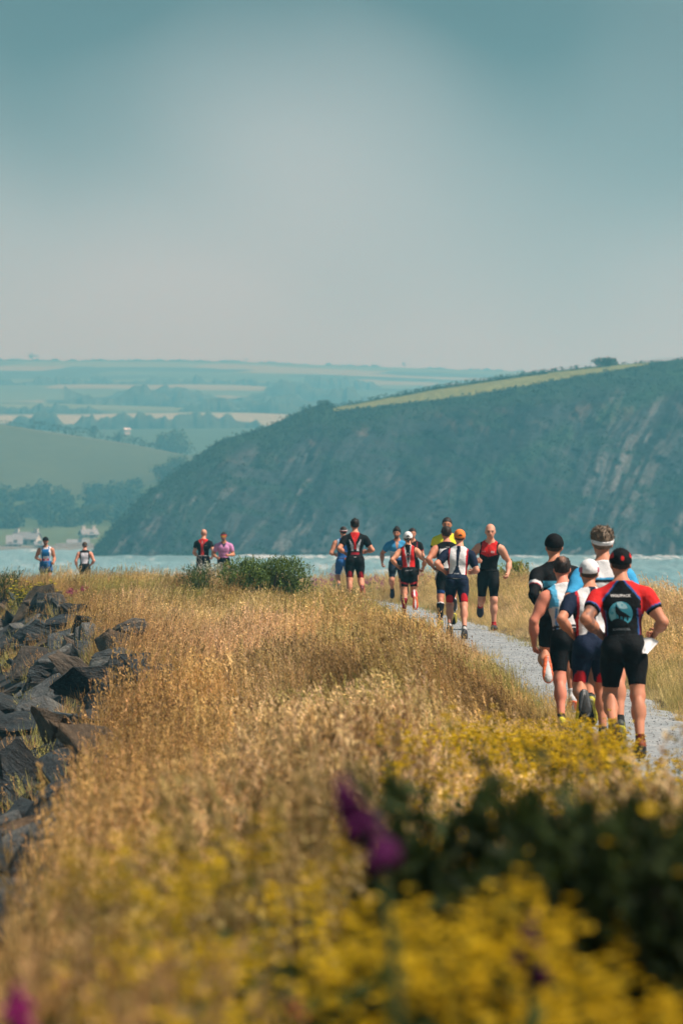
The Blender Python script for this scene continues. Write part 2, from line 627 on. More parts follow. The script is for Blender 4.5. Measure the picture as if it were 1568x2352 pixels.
hill_far = obj('hill', mesh_of('hill_far', np.stack([XX, DD, ZZ], -1), grid_faces(*DD.shape), m_far_field, True, tint.reshape(-1, 3)))
tag(hill_far, 'hazy far hillside of fields below the skyline', kind='structure')


def far_z(px, d):
    x = (px - CX) / FPX * d
    s = px_interp([(-2200, 30), (-800, 0), (0, -1), (420, 0), (560, 2), (820, 12), (1200, 24), (1600, 40), (3800, 90)], px) * np.clip((d - 2300) / 1700, 0, 1)
    return EYE - (np.interp(d, rowd, rowp) + s - HOR) / FPX * d + (fbm(x / 260, d / 300, 0, 41, 4) - 0.5) * 10 * np.clip((4050 - d) / 700, 0.12, 1)


def far_hedge(px0, px1, d, h, seed, label, mat=None):
    """a far hedge: one lumpy mass of tree tops"""
    n_ = int((px1 - px0) / 1.6)
    ps = np.linspace(px0, px1, n_)
    dd_ = d + 26 * (fbm(ps / 160, 0 * ps, 0, seed + 200, 2) - 0.5)
    x0 = (ps - CX) / FPX * dd_
    z0_ = np.array([float(far_z(p, q)) for p, q in zip(ps, dd_)])
    hh = h * (0.25 + 1.5 * np.clip(fbm(x0 / (h * 1.6), 0 * x0, 0, seed, 4) - 0.12, 0, 1))
    hh = hh * np.clip((fbm(x0 / (h * 9), 0 * x0, 0, seed + 50, 2) - 0.28) * 5, 0.12, 1)
    th = np.linspace(0, math.pi, 7)
    A, B = np.meshgrid(np.arange(n_), th, indexing='ij')
    wob_ = 0.75 + 0.5 * noise3(x0[A] / (h * 0.35), B * 2, 0, seed + 9)
    v = np.stack([x0[A] - x0[0], dd_[A] - np.cos(B) * h * 0.6 * wob_ - dd_[0], z0_[A] - 0.6 + np.sin(B) * hh[A] * wob_ - z0_[0]], -1)
    root = obj('hedgerow', None, None, (x0[0], dd_[0], z0_[0]))
    tag(root, label, 'hedge', 'hedgerows on the far hillside')
    obj('foliage', mesh_of('foliage', v, grid_faces(n_, 7), mat or m_far_leaf, True), root)


far_hedge(-60, 1500, 3990, 2.6, 1, 'low hazy hedgerow running along the far skyline')
far_hedge(-60, 700, 3330, 6, 2, 'long hazy hedgerow high on the far hillside')
far_hedge(150, 760, 2960, 15, 3, 'thick dark belt of hedge trees halfway up the far hillside')
far_hedge(-60, 420, 2780, 13, 4, 'dark hedgerow above the pale field at far left')
far_hedge(400, 980, 2720, 13, 5, 'dark hedge clumps left of the headland crest')
far_hedge(-60, 720, 2570, 7, 6, 'thin dark hedgerow along the top of the pale field')
far_hedge(-60, 760, 2280, 9, 7, 'dark hedgerow along the bottom of the pale field')
far_hedge(700, 1250, 3300, 10, 8, 'hazy hedgerow behind the headland field')
far_tree('skyline_tree', ((75 - CX) / FPX * 3980, 3980, float(far_z(75, 3980))), 10, 9, 'tiny hazy tree clump on the far skyline at far left', seed=3, n_=260)
far_tree('skyline_tree', ((566 - CX) / FPX * 3980, 3980, float(far_z(566, 3980))), 5, 6, 'tiniest hazy tree on the middle of the far skyline', seed=4, n_=160)
far_tree('skyline_tree', ((928 - CX) / FPX * 3980, 3980, float(far_z(928, 3980))), 7, 8, 'small hazy tree on the far skyline above the headland crest', seed=5, n_=200)
far_tree('skyline_tree', ((1225 - CX) / FPX * 3400, 3400, float(far_z(1225, 3400)) - 2), 8, 16, 'small round hazy tree just left of the headland field', seed=6, n_=260)

# near-shore hillside on the left
m_near_field = field_mat('shore_fields')
pxs = np.arange(-2600, 860, 10.0)
dfine = np.concatenate([np.linspace(985, 1330, 40), np.linspace(1336, 1600, 40), np.linspace(1615, 1900, 14)])
DD, PP = np.meshgrid(dfine, pxs, indexing='ij')
P_BOT = [(-2600, 1120), (0, 1137), (190, 1141), (380, 1102), (430, 1075), (560, 1085), (860, 1140)]
P_TOP = [(-2600, 860), (-400, 925), (0, 975), (130, 995), (300, 1022), (430, 1046), (560, 1068), (860, 1120)]


def near_p(px, d):
    bot, top = px_interp(P_BOT, px), px_interp(P_TOP, px)
    p = np.where(d <= 1010, 1270.0, 0)
    seg = [(1010, 1262 + 0 * px), (1060, 1243 + 0 * px), (1120, 1226 + 0 * px), (1200, 1203 + 0 * px), (1336, bot), (1600, top), (1700, top + 30), (1900, top + 150)]
    p = np.zeros(np.broadcast(px, d).shape) + 1275.0
    for (d0, p0), (d1, p1) in zip(seg[:-1], seg[1:]):
        t = np.clip((d - d0) / (d1 - d0), 0, 1)
        p = np.where(d >= d0, p0 * (1 - t) + p1 * t, p)
    return p


def near_z(px, d):
    x = (px - CX) / FPX * d
    z = EYE - (near_p(px, d) - HOR) / FPX * d + (fbm(x / 60, d / 60, 0, 51, 3) - 0.5) * 2.0 * np.clip((d - 1040) / 100, 0, 1)
    return z


XX = (PP - CX) / FPX * DD
ZZ = near_z(PP, DD)
ZZ = np.where(DD < 1008, SEA_Z - 1.2, ZZ)
t1 = np.zeros(DD.shape + (3,)) + np.array((0.055, 0.085, 0.03))
fieldm = (DD > 1330) & (DD < 1605)
t1 = np.where(fieldm[..., None], np.array((0.066, 0.084, 0.038)) * (0.9 + 0.25 * fbm(XX / 22, DD / 60, 0, 5, 4))[..., None], t1)
brown = (DD > 1598)
t1 = np.where(brown[..., None], np.array((0.13, 0.13, 0.07)), t1)
low = (DD < 1180)
t1 = np.where(low[..., None], np.array((0.085, 0.12, 0.055)) * (0.7 + 0.6 * fbm(XX / 10, DD / 20, 0, 6, 3))[..., None], t1)
shore = (DD < 1035)
t1 = np.where(shore[..., None], np.array((0.17, 0.17, 0.15)), t1)
hill_near = obj('hill', mesh_of('hill_near', np.stack([XX, DD, ZZ], -1), grid_faces(*DD.shape), m_near_field, True, t1.reshape(-1, 3)))
tag(hill_near, 'green field hillside above the cottages on the left shore', kind='structure')


def near_pt(px, d, dz=0.0):
    return ((px - CX) / FPX * d, d, float(near_z(px, d)) + dz)


hedge('hedgerow', [near_pt(p, 1604, -0.3) for p in np.linspace(72, 445, 30)], 3.0, 3.6, 'dark hedgerow running down the crest of the green field', None, 21, None, 0.55, 34)
hedge('hedgerow', [near_pt(p, 1600, -0.3) for p in np.linspace(-120, 80, 14)], 2.2, 2.0, 'low hedge end at the upper left corner of the green field', None, 22, None, 0.5, 30)
far_tree('field_tree', near_pt(395, 1640, -2), 17.5, 13.5, 'large round pale green tree at the low end of the field hedge', seed=8, mat=m_far_leaf2, n_=1500, trunk=0.1)
far_tree('field_tree', near_pt(217, 1606, 0), 5.2, 6.2, 'small dark tree standing in the field hedge beside the mast', seed=9, n_=420)
far_tree('field_tree', near_pt(274, 1606, -0.5), 5.5, 7.2, 'dark conical bush tree in the field hedge right of the mast', seed=10, n_=420, trunk=0.05)
far_tree('field_tree', near_pt(492, 1420, -3), 13, 8, 'pale green bush tree at the foot of the headland slope', seed=12, mat=m_far_leaf2, n_=900, trunk=0.08)
for k, (p_, d_, w_, h_, lb) in enumerate([(372, 1345, 9, 7, 'dark thicket tree at the right end of the green field'), (408, 1350, 9, 8, 'taller thicket tree tucked against the headland slope'),
                                         (395, 1338, 8, 5, 'low thicket tree just below the right end of the green field')]):
    far_tree('thicket_tree', near_pt(p_, d_, -1), w_, h_, lb, 'tree', 'thicket at the end of the field', 60 + k, m_far_leaf if k != 1 else m_far_leaf2, 0.05, 700)

# woodland below the field: one mass of crowns
r = np.random.default_rng(5)
vv, ff, nb = [], [], 0
wt = []
for k in range(150):
    px_ = r.uniform(-330, 330)
    d_ = r.uniform(1150, 1338)
    if px_ > 150 and d_ < 1230 and r.random() < 0.75:
        continue
    w_ = r.uniform(5, 10)
    h_ = r.uniform(4.5, 8.5)
    x_, y_, z_ = near_pt(px_, d_, -1.5)
    p = blob_points(330, (x_, y_, z_ + h_ * 0.5), (w_ * 0.55, w_ * 0.5, h_ * 0.55), 100 + k, 0.5, 7)
    v, f = leaf_cloud(p, r.uniform(0.035, 0.08, 330) * w_, 300 + k)
    vv.append(v)
    ff.append(f + nb)
    nb += len(v)
    wt.append(np.tile(np.array((0.030, 0.055, 0.020)) * r.uniform(0.7, 1.6) * np.array((r.uniform(0.8, 1.3), 1, 1)), (len(v), 1)))
woodland = obj('woodland', mesh_of('woodland', np.concatenate(vv), np.concatenate(ff), tint_mat('woodland_leaf', 0.8, 0.15, None, 0, 0.2), False, np.concatenate(wt)))
tag(woodland, 'dark green wood on the slope between the field and the cottages', 'woodland', kind='stuff')

# mast beside the hedge
mx_, my_, mz_ = near_pt(240, 1640, 0)
mast = obj('mast', None, None, (mx_, my_, mz_ - 2))
tag(mast, 'thin grey mast rising behind the field hedge', 'mast')
MB().tube([(0, 0, 0), (0, 0, 11)], [0.16, 0.10], 6).build('pole', simple_mat('mast_grey', (0.22, 0.24, 0.25)), mast)
MB().box((0, 0, 10.4), (1.0, 0.12, 0.12)).build('crossarm', simple_mat('mast_arm', (0.2, 0.2, 0.2)), mast)

# ------------------------------------------------------------------ houses
m_white = simple_mat('whitewash', (0.52, 0.52, 0.49), 0.85, 0.08, 1.0)
m_slate = simple_mat('slate', (0.20, 0.22, 0.235), 0.6, 0.2, 1.5)
m_glass = simple_mat('window_glass', (0.05, 0.06, 0.07), 0.15, 0.2, 3)
m_door = simple_mat('door_paint', (0.12, 0.16, 0.18), 0.5)


def house(name, base, w, dpt, h, rh, rz, label, windows, chimneys=(1, -1), door=True, roofmat=None):
    root = obj(name, None, None, base, (0, 0, rz))
    tag(root, label, 'house')
    hw, hd = w / 2, dpt / 2
    mb = MB()
    mb.poly([(-hw, -hd, -2), (hw, -hd, -2), (hw, hd, -2), (-hw, hd, -2), (-hw, -hd, h), (hw, -hd, h), (hw, hd, h), (-hw, hd, h), (-hw, 0, h + rh), (hw, 0, h + rh)],
            [(0, 1, 5, 4), (1, 2, 6, 9, 5), (2, 3, 7, 6), (3, 0, 4, 8, 7), (4, 5, 9, 8), (6, 7, 8, 9)])
    mb.build('wall', m_white, root)
    e = 0.35
    mr = MB()
    k = rh / hd
    for s in (-1, 1):
        mr.poly([(-hw - e, s * (hd + e), h - e * k + 0.05), (hw + e, s * (hd + e), h - e * k + 0.05), (hw + e, 0, h + rh + 0.05), (-hw - e, 0, h + rh + 0.05),
                 (-hw - e, s * (hd + e), h - e * k + 0.28), (hw + e, s * (hd + e), h - e * k + 0.28), (hw + e, 0, h + rh + 0.28), (-hw - e, 0, h + rh + 0.28)],
                [(0, 1, 2, 3), (7, 6, 5, 4), (0, 4, 5, 1), (1, 5, 6, 2), (3, 2, 6, 7), (0, 3, 7, 4)])
    roof = mr.build('roof', roofmat or m_slate, root)
    for c_ in chimneys:
        MB().box((c_ * (hw - 0.7), 0, h + rh + 0.5), (1.0, 0.8, 1.3)).box((c_ * (hw - 0.7), 0, h + rh + 1.2), (1.15, 0.95, 0.14)).build('chimney', m_white, roof)
    for (fx, fz, ww, wh, side) in windows:
        win = obj('window', None, root)
        if side == 'f':
            c0, s0, s1 = (fx, -hd - 0.02, fz), (ww + 0.3, 0.08, wh + 0.3), (ww, 0.06, wh)
            c1 = (fx, -hd - 0.07, fz)
        else:
            c0, s0, s1 = (-hw - 0.02, fx, fz), (0.08, ww + 0.3, wh + 0.3), (0.06, ww, wh)
            c1 = (-hw - 0.07, fx, fz)
        MB().box(c0, s0).build('frame', m_white, win)
        MB().box(c1, s1).build('pane', m_glass, win)
    if door:
        MB().box((hw * 0.15, -hd - 0.03, 1.0), (1.0, 0.08, 2.1)).build('door', m_door, root)
    return root


house('cottage', near_pt(62, 1040, -0.3), 7.0, 4.6, 1.7, 1.7, math.radians(-18), 'long white cottage with two chimneys and grey slate roof', [(-2.5, 1.3, 0.9, 0.9, 'f'), (2.6, 1.3, 0.9, 0.9, 'f')])
house('cottage', near_pt(34, 1032, -0.4), 3.9, 6.2, 0.9, 2.1, math.radians(4) + math.pi / 2 * 0, 'white gabled house front beside the long cottage', [(-1.0, 0.9, 1.0, 0.9, 'f')], ())
house('cottage', near_pt(204, 1085, -0.2), 4.4, 3.6, 1.3, 1.3, math.radians(20), 'small white cottage high above the beach at the headland foot', [(-1.2, 1.2, 0.7, 0.8, 'f'), (1.2, 1.2, 0.7, 0.8, 'f')])
house('shed', near_pt(90, 1022, -0.2), 2.0, 1.8, 0.9, 0.6, 0.2, 'little white shed on the grass below the long cottage', [(0.4, 0.9, 0.5, 0.5, 'f')], (), True)
house('boathouse', near_pt(180, 1034, -0.3), 5.6, 3.0, 0.9, 0.8, math.radians(6), 'low white boathouse by the water below the small cottage', [(-1.6, 0.7, 0.6, 0.5, 'f')], (), True)
# a low quay wall by the boathouse
qp = [near_pt(p, 1026, 0.2) for p in (128, 150, 172, 198, 214)]
mb = MB()
for a_, b_ in zip(qp[:-1], qp[1:]):
    mb.box(((a_[0] + b_[0]) / 2, 1026, (a_[2] + b_[2]) / 2), (abs(b_[0] - a_[0]) + 0.05, 0.9, 1.5))
tag(mb.build('quay_wall', simple_mat('pale_stone', (0.42, 0.40, 0.36), 0.9, 0.25, 0.8)), 'low pale stone quay wall along the left shore', 'wall')
house('farmhouse', ((292 - CX) / FPX * 2060, 2060, EYE - (990 - HOR) / FPX * 2060), 3.0, 3.0, 0.6, 0.9, 0.3, 'distant white farmhouse alone right of the mast', [(0.6, 0.9, 0.5, 0.5, 'f')], (), False, m_white)

# ------------------------------------------------------------------ headland with the sea cliff
SKYL = [(150, 1310), (200, 1284), (216, 1270), (250, 1224), (330, 1137), (430, 1064), (500, 1014), (620, 977), (700, 940), (745, 926), (775, 934), (1000, 890), (1200, 860), (1350, 843), (1480, 833), (1568, 825), (1800, 800), (3200, 770)]
DSKY = [(150, 902), (216, 906), (330, 935), (430, 960), (620, 990), (745, 1000), (1200, 1012), (1568, 1012), (3200, 1030)]
pxs = np.concatenate([np.arange(150, 1750, 3.5), np.arange(1750, 3200, 20)])
vs_ = np.linspace(0, 1, 190)
V, PP = np.meshgrid(vs_, pxs, indexing='ij')
sk, ds = px_interp(SKYL, PP), px_interp(DSKY, PP)
db = 900 + 10 * (fbm(PP / 110, 0 * PP, 0, 61, 3) - 0.5) - 6 * np.clip((PP - 1250) / 300, 0, 1)
pb = HOR + (EYE - SEA_Z + 1.0) / db * FPX
bend = 0.86
w = np.where(V < bend, 0.62 * (V / bend) ** 1.15, 0.62 + 0.38 * ((V - bend) / (1 - bend)))
DD = db + (ds - db) * w
PYY = pb + (sk - pb) * V
XX = (PP - CX) / FPX * DD
ZZ = EYE - (PYY - HOR) / FPX * DD
ang = math.radians(57)
across = XX * math.sin(ang) - ZZ * math.cos(ang)
along = XX * math.cos(ang) + ZZ * math.sin(ang)
fade = np.clip(V / 0.06, 0, 1) * np.clip((0.93 - V) / 0.22, 0, 1)
rid = lambda q: 1 - np.abs(2 * q - 1)
warp = fbm(XX / 14, ZZ / 14, 0, 67, 3) * 5
disp = 26 * (fbm((across + warp) / 21, along / 80, 0, 62, 3) - 0.5) + 7.0 * (rid(fbm((across + warp) / 5.5, along / 30, 0, 63, 4)) - 0.5) + 3.6 * (rid(fbm((across + warp * .5) / 1.8, along / 9, 0, 64, 3)) - 0.5)
crag = 3.4 * (fbm(XX / 2.2, ZZ / 2.2, 0, 65, 3) - 0.5)
DD2 = DD + (disp + crag) * fade
ZZ2 = ZZ + 0.9 * (fbm(XX / 1.6, DD2 / 1.6, 0, 66, 2) - 0.5) * np.clip(V * 6, 0, 1) * np.clip((1 - V) * 8, 0, 1)
rockn = fbm((across + warp) / 5, along / 22, 0, 71, 4)
rockf = fbm((across + warp) / 1.3, along / 7, 0, 72, 3)
base = np.array((0.028, 0.040, 0.047))
col = base * 0.55 * np.clip(0.1 + 3.2 * (rockn - 0.25), 0.25, 3)[..., None] * (0.5 + rockf)[..., None]
pale_ = np.clip((rockf - 0.58) * 6, 0, 1) * np.clip((fbm(XX / 18, ZZ / 12, 0, 73, 2) - 0.45) * 5, 0, 1)
col = col * (1 - pale_[..., None]) + np.array((0.085, 0.09, 0.09)) * pale_[..., None]
# pale scree streaks on the right-hand face
scree = np.clip((rid(fbm((across + warp) / 3.2, along / 60, 0, 74, 3)) - 0.80) * 7, 0, 1) * np.clip((PP - 1150) / 200, 0, 1) * np.clip(1 - np.abs(V - 0.45) / 0.42, 0, 1) * np.clip(1 - np.abs(PP - 1420) / 170, 0, 1)
col = col * (1 - scree[..., None]) + np.array((0.12, 0.125, 0.125)) * scree[..., None]
# reddish earth near the upper edge
red = np.clip((fbm(XX / 5, ZZ / 4, 0, 75, 3) - 0.58) * 7, 0, 1) * np.clip(1 - np.abs(V - 0.78) / 0.1, 0, 1)
col = col * (1 - 0.7 * red[..., None]) + np.array((0.10, 0.08, 0.07)) * 0.7 * red[..., None]
# turf and scrub: the top slope, ledges, and a green spur falling towards the left
top_g = np.clip((V - 0.80 + 0.20 * (fbm(XX / 8, ZZ / 4, 0, 76, 4) - 0.5)) * 10, 0, 1)
left_g = np.clip((560 - PP) / 160, 0, 1) * np.clip((fbm((across + warp) / 4, along / 18, 0, 77, 3) - 0.42) * 5, 0, 1) * 0.75
spur_py = np.interp(PP, [950, 1150, 1300, 1420, 1530, 1600], [1190, 1075, 985, 925, 872, 840])
spur = np.clip(1 - np.abs(PYY - spur_py - 12) / 40, 0, 1) * np.clip((fbm(XX / 6, ZZ / 6, 0, 78, 3) - 0.25) * 4, 0, 1) * np.clip((PP - 960) / 150, 0, 1)
led = np.clip((fbm(XX / 9, ZZ / 2.2 + XX / 12, 0, 79, 4) - 0.58) * 8, 0, 1) * 0.7
gr = np.clip(np.maximum.reduce([top_g, left_g, spur * 0.95, led]), 0, 1)
gcol = np.array((0.014, 0.032, 0.018)) * (0.6 + 0.9 * fbm(XX / 3, ZZ / 2, 0, 80, 3))[..., None]
gcol = np.where((spur > 0.3)[..., None], gcol * np.array((1.3, 1.55, 1.4)), gcol)
col = col * (1 - gr[..., None]) + gcol * gr[..., None]
# the pale green pasture strip along the brow
f_lo = px_interp([(760, 945), (1000, 918), (1200, 889), (1300, 868), (1480, 839)], PP)
f_hi = px_interp([(760, 941), (1000, 899), (1200, 868), (1350, 850), (1480, 836)], PP)
fld = (PP > 765) & (PP < 1490) & (PYY < f_lo) & (PYY > f_hi - 3)
col = np.where(fld[..., None], np.array((0.165, 0.19, 0.07)) * (0.85 + 0.3 * fbm(XX / 4, DD / 4, 0, 81, 3))[..., None], col)
verts = np.stack([XX, DD2, ZZ2], -1)
# back of the headland falls away behind the brow
b1 = verts[-1].copy()
b1[:, 1] += 40
b1[:, 2] -= 1.5
b2 = verts[-1].copy()
b2[:, 1] += 300
b2[:, 2] = np.minimum(b2[:, 2] - 14, 20)
verts = np.concatenate([verts, b1[None], b2[None]], 0)
col = np.concatenate([col, np.tile(np.array((0.05, 0.08, 0.03)), (2, len(pxs), 1))], 0)
m_cliff = tint_mat('cliff_rock', 0.92, 0.1, (0.5, 0.8, 0.8), 0.3)
headland = obj('headland', mesh_of('headland', verts, grid_faces(verts.shape[0], verts.shape[1]), m_cliff, True, col.reshape(-1, 3)))
tag(headland, 'steep dark sea cliff with a pasture strip along its brow', kind='structure')


# gorse and heather scrub clinging to the slope: one mass
rs = np.random.default_rng(88)
flat_v, flat_g = verts[:190].reshape(-1, 3), np.maximum(gr, 0.12 * (rockn > 0.55)).reshape(-1)
onf = (fld.reshape(-1)) | (PP.reshape(-1) > 1800)
pr = np.where(onf, 0, np.clip(flat_g, 0, 1) ** 1.5)
ci = rs.choice(len(flat_v), 5200, p=pr / pr.sum())
cc_ = flat_v[ci]
nl = 9
cen = np.repeat(cc_, nl, 0) + rs.normal(size=(len(cc_) * nl, 3)) * np.array((0.42, 0.3, 0.28)) + np.array((0, -0.25, 0.25))
sv_, sf_ = leaf_cloud(cen, rs.uniform(0.14, 0.34, len(cen)), 89)
sc_ = np.repeat(np.array((0.018, 0.036, 0.018)) * rs.uniform(0.55, 2.0, (len(cc_), 1)) * np.array((1, 1, 1)), nl * 4, 0)
scrub = obj('headland_scrub', mesh_of('headland_scrub', sv_, sf_, tint_mat('scrub_leaf', 0.85, 0.1, None, 0, 0.2), False, sc_))
tag(scrub, 'dark green scrub clinging to the ledges of the headland', 'scrub', kind='stuff')


def brow(px, dv=0.0):
    d = float(px_interp(DSKY, px)) + dv
    return ((px - CX) / FPX * d, d, EYE - (float(px_interp(SKYL, px)) - HOR) / FPX * d)


hedge('hedgerow', [tuple(np.array(brow(p, 1)) - (0, 0, 0.35)) for p in np.linspace(770, 1330, 60)], 1.2, 1.05, 'dark hedgerow along the skyline above the headland pasture', None, 31, None, 0.55, 22)
hedge('hedgerow', [tuple(np.array(brow(p, 1)) - (0, 0, 0.35)) for p in np.linspace(1455, 1640, 24)], 1.2, 0.9, 'ragged hedge on the headland skyline at far right', None, 32, None, 0.55, 22)
far_tree('brow_thicket', tuple(np.array(brow(1395, 3)) - (0, 0, 0.7)), 7.2, 2.9, 'dark rounded thicket on the headland skyline', 'tree', None, 14, None, 0.02, 900)
far_tree('brow_tree', tuple(np.array(brow(742, 2)) - (0, 0, 0.5)), 3.6, 1.6, 'small dark bush on the notch of the headland crest', 'bush', None, 15, None, 0.02, 300)
# scrub along the lower edge of the pasture
pts = []
for p in np.linspace(770, 1480, 80):
    pyv = float(px_interp([(760, 945), (1000, 918), (1200, 889), (1300, 868), (1480, 839)], p)) + 3
    sk_, d_s = float(px_interp(SKYL, p)), float(px_interp(DSKY, p))
    pb_ = HOR + (EYE - SEA_Z + 1.0) / 900 * FPX
    v_ = (pyv - pb_) / (sk_ - pb_)
    w_ = 0.62 + 0.38 * ((v_ - bend) / (1 - bend)) if v_ > bend else 0.62 * (v_ / bend) ** 1.15
    d_ = 900 + (d_s - 900) * w_
    pts.append(((p - CX) / FPX * d_, d_ - 0.5, EYE - (pyv - HOR) / FPX * d_ - 0.5))
hedge('scrub_line', pts, 1.4, 0.95, 'ragged dark scrub along the lower edge of the headland pasture', None, 33, None, 0.6, 22)

# surf at the foot of the cliff
r = np.random.default_rng(12)
mb = MB()
for k in range(70):
    p = r.choice([r.uniform(560, 640), r.uniform(690, 900), r.uniform(840, 1568), r.uniform(1100, 1568)])
    d_ = 884 - r.random() ** 2 * 40 - (6 if p > 1300 else 0)
    x_ = (p - CX) / FPX * d_
    L = r.uniform(0.8, 3.2)
    nseg = 7
    pts = []
    for q in range(nseg):
        t = q / (nseg - 1) * 2 - 1
        pts.append((x_ + t * L, d_ + r.normal(0, 0.3), SEA_Z + 0.2 + (1 - t * t) * r.uniform(0.0, 0.5)))
    mb.tube(pts, [0.03] + [r.uniform(0.05, 0.2) for _ in range(nseg - 2)] + [0.03], 5)
surf = mb.build('surf', simple_mat('sea_foam', (0.72, 0.76, 0.76), 0.9, 0.1), None, True)
tag(surf, 'white surf breaking along the foot of the cliff', 'surf', kind='stuff')

# ------------------------------------------------------------------ haze: the moist air over the bay
hz = bpy.data.materials.new('sea_haze')
hz.use_nodes = True
hn, hl = hz.node_tree.nodes, hz.node_tree.links
hn.clear()
ho = hn.new('ShaderNodeOutputMaterial')
hv = hn.new('ShaderNodeVolumePrincipled')
hv.inputs['Color'].default_value = (0.20, 0.74, 1.0, 1)
hv.inputs['Absorption Color'].default_value = (0.74, 0.5, 0.5, 1)
hv.inputs['Density'].default_value = 0.00054
hv.inputs['Anisotropy'].default_value = 0.1
hl.new(hv.outputs[0], ho.inputs['Volume'])
haze = MB().box((0, 2290, 73), (6400, 4700, 175)).build('haze', hz)
tag(haze, 'pale blue sea haze over the bay', 'haze', kind='stuff')
# ------------------------------------------------------------------ rocks
m_rock, n, l, b = mat_new('slate_rock')
oi = N(n, 'ShaderNodeObjectInfo')
tc = N(n, 'ShaderNodeTexCoord')
mp = N(n, 'ShaderNodeMapping')
l.new(tc.outputs['Object'], mp.inputs[0])
mul = N(n, 'ShaderNodeMath', operation='MULTIPLY')
mul.inputs[1].default_value = 40.0
l.new(oi.outputs['Random'], mul.inputs[0])
l.new(mul.outputs[0], mp.inputs['Location'])
def _rn(scale, detail, rough, stretch=None):
    no_ = N(n, 'ShaderNodeTexNoise')
    no_.inputs['Scale'].default_value = scale
    no_.inputs['Detail'].default_value = detail
    no_.inputs['Roughness'].default_value = rough
    l.new(mp.outputs[0], no_.inputs['Vector'])
    return no_
n1, n2, n3 = _rn(2.6, 7, 0.68), _rn(9, 7, 0.7), _rn(30, 5, 0.75)
mp2 = N(n, 'ShaderNodeMapping')
mp2.inputs['Scale'].default_value = (1.2, 1.2, 7.0)
mp2.inputs['Rotation'].default_value = (0.35, 0.25, 0)
l.new(mp.outputs[0], mp2.inputs[0])
n4 = N(n, 'ShaderNodeTexNoise')
n4.inputs['Scale'].default_value = 1.6
n4.inputs['Detail'].default_value = 6
n4.inputs['Roughness'].default_value = 0.65
l.new(mp2.outputs[0], n4.inputs['Vector'])
tone = ramp_node(n, l, oi.outputs['Random'], [(0.0, (0.018, 0.025, 0.029)), (0.20, (0.045, 0.058, 0.066)), (0.38, (0.10, 0.105, 0.104)), (0.52, (0.17, 0.155, 0.135)), (0.62, (0.15, 0.088, 0.045)), (0.74, (0.06, 0.050, 0.042)), (0.86, (0.022, 0.028, 0.031))])
r1 = ramp_node(n, l, n1.outputs['Fac'], [(0.32, (0.42, 0.45, 0.48)), (0.5, (1.0, 1.0, 1.0)), (0.68, (1.9, 1.75, 1.55))])
c = mixc(n, l, 1.0, tone.outputs[0], r1.outputs[0], 'MULTIPLY')
c = mixc(n, l, 1.0, c, (0.70, 0.78, 0.86), 'MULTIPLY')
rust = ramp_node(n, l, n2.outputs['Fac'], [(0.56, (0, 0, 0)), (0.70, (1, 1, 1))])
c = mixc(n, l, rust.outputs[0], c, (0.115, 0.078, 0.048))
r3 = ramp_node(n, l, n3.outputs['Fac'], [(0.3, (0.7, 0.7, 0.7)), (0.7, (1.25, 1.25, 1.25))])
lich = ramp_node(n, l, n3.outputs['Fac'], [(0.62, (0, 0, 0)), (0.70, (0.7, 0.7, 0.7))])
c = mixc(n, l, lich.outputs[0], c, (0.21, 0.21, 0.18))
r4 = ramp_node(n, l, n4.outputs['Fac'], [(0.35, (0.7, 0.7, 0.7)), (0.5, (1.0, 1.0, 1.0)), (0.65, (1.25, 1.23, 1.2))])
c = mixc(n, l, 1.0, c, r4.outputs[0], 'MULTIPLY')
l.new(mixc(n, l, 1.0, c, r3.outputs[0], 'MULTIPLY'), b.inputs['Base Color'])
b.inputs['Roughness'].default_value = 0.7
b.inputs['Specular IOR Level'].default_value = 0.4
hs = N(n, 'ShaderNodeMath', operation='ADD')
l.new(n2.outputs['Fac'], hs.inputs[0])
l.new(n4.outputs['Fac'], hs.inputs[1])
add_bump(n, l, b, hs.outputs[0], 1.0, 0.10)


def make_stone(seed, slab=1.0):
    r_ = np.random.default_rng(seed)
    bm = bmesh.new()
    for k in range(13):
        p = r_.uniform(-1, 1, 3)
        p /= max(np.abs(p).max(), 0.55)
        p *= r_.uniform(0.75, 1.0)
        bm.verts.new((p[0] * 0.5, p[1] * 0.42, p[2] * 0.30 * slab))
    res = bmesh.ops.convex_hull(bm, input=bm.verts[:])
    bmesh.ops.delete(bm, geom=[v for v in bm.verts if not v.link_faces], context='VERTS')
    bmesh.ops.dissolve_limit(bm, angle_limit=math.radians(9), verts=bm.verts[:], edges=bm.edges[:])
    bmesh.ops.bevel(bm, geom=bm.edges[:], offset=0.018, segments=1, affect='EDGES', clamp_overlap=True)
    bmesh.ops.triangulate(bm, faces=bm.faces[:])
    bmesh.ops.subdivide_edges(bm, edges=[e for e in bm.edges if e.calc_length() > 0.12], cuts=2, use_grid_fill=True)
    bmesh.ops.triangulate(bm, faces=bm.faces[:])
    co = np.array([v.co[:] for v in bm.verts])
    lay = (fbm(co[:, 0] * 3 + seed, co[:, 1] * 3, co[:, 2] * 14, seed, 3) - 0.5) * 0.10
    nn = np.array([v.normal[:] for v in bm.verts])
    bm.normal_update()
    for v, q in zip(bm.verts, lay):
        v.co += v.normal * float(q)
    me = bpy.data.meshes.new('stone')
    bm.to_mesh(me)
    bm.free()
    me.materials.append(m_rock)
    return me


STONES = [make_stone(100 + k, (1.0, 0.7, 1.3, 0.55)[k % 4]) for k in range(14)]
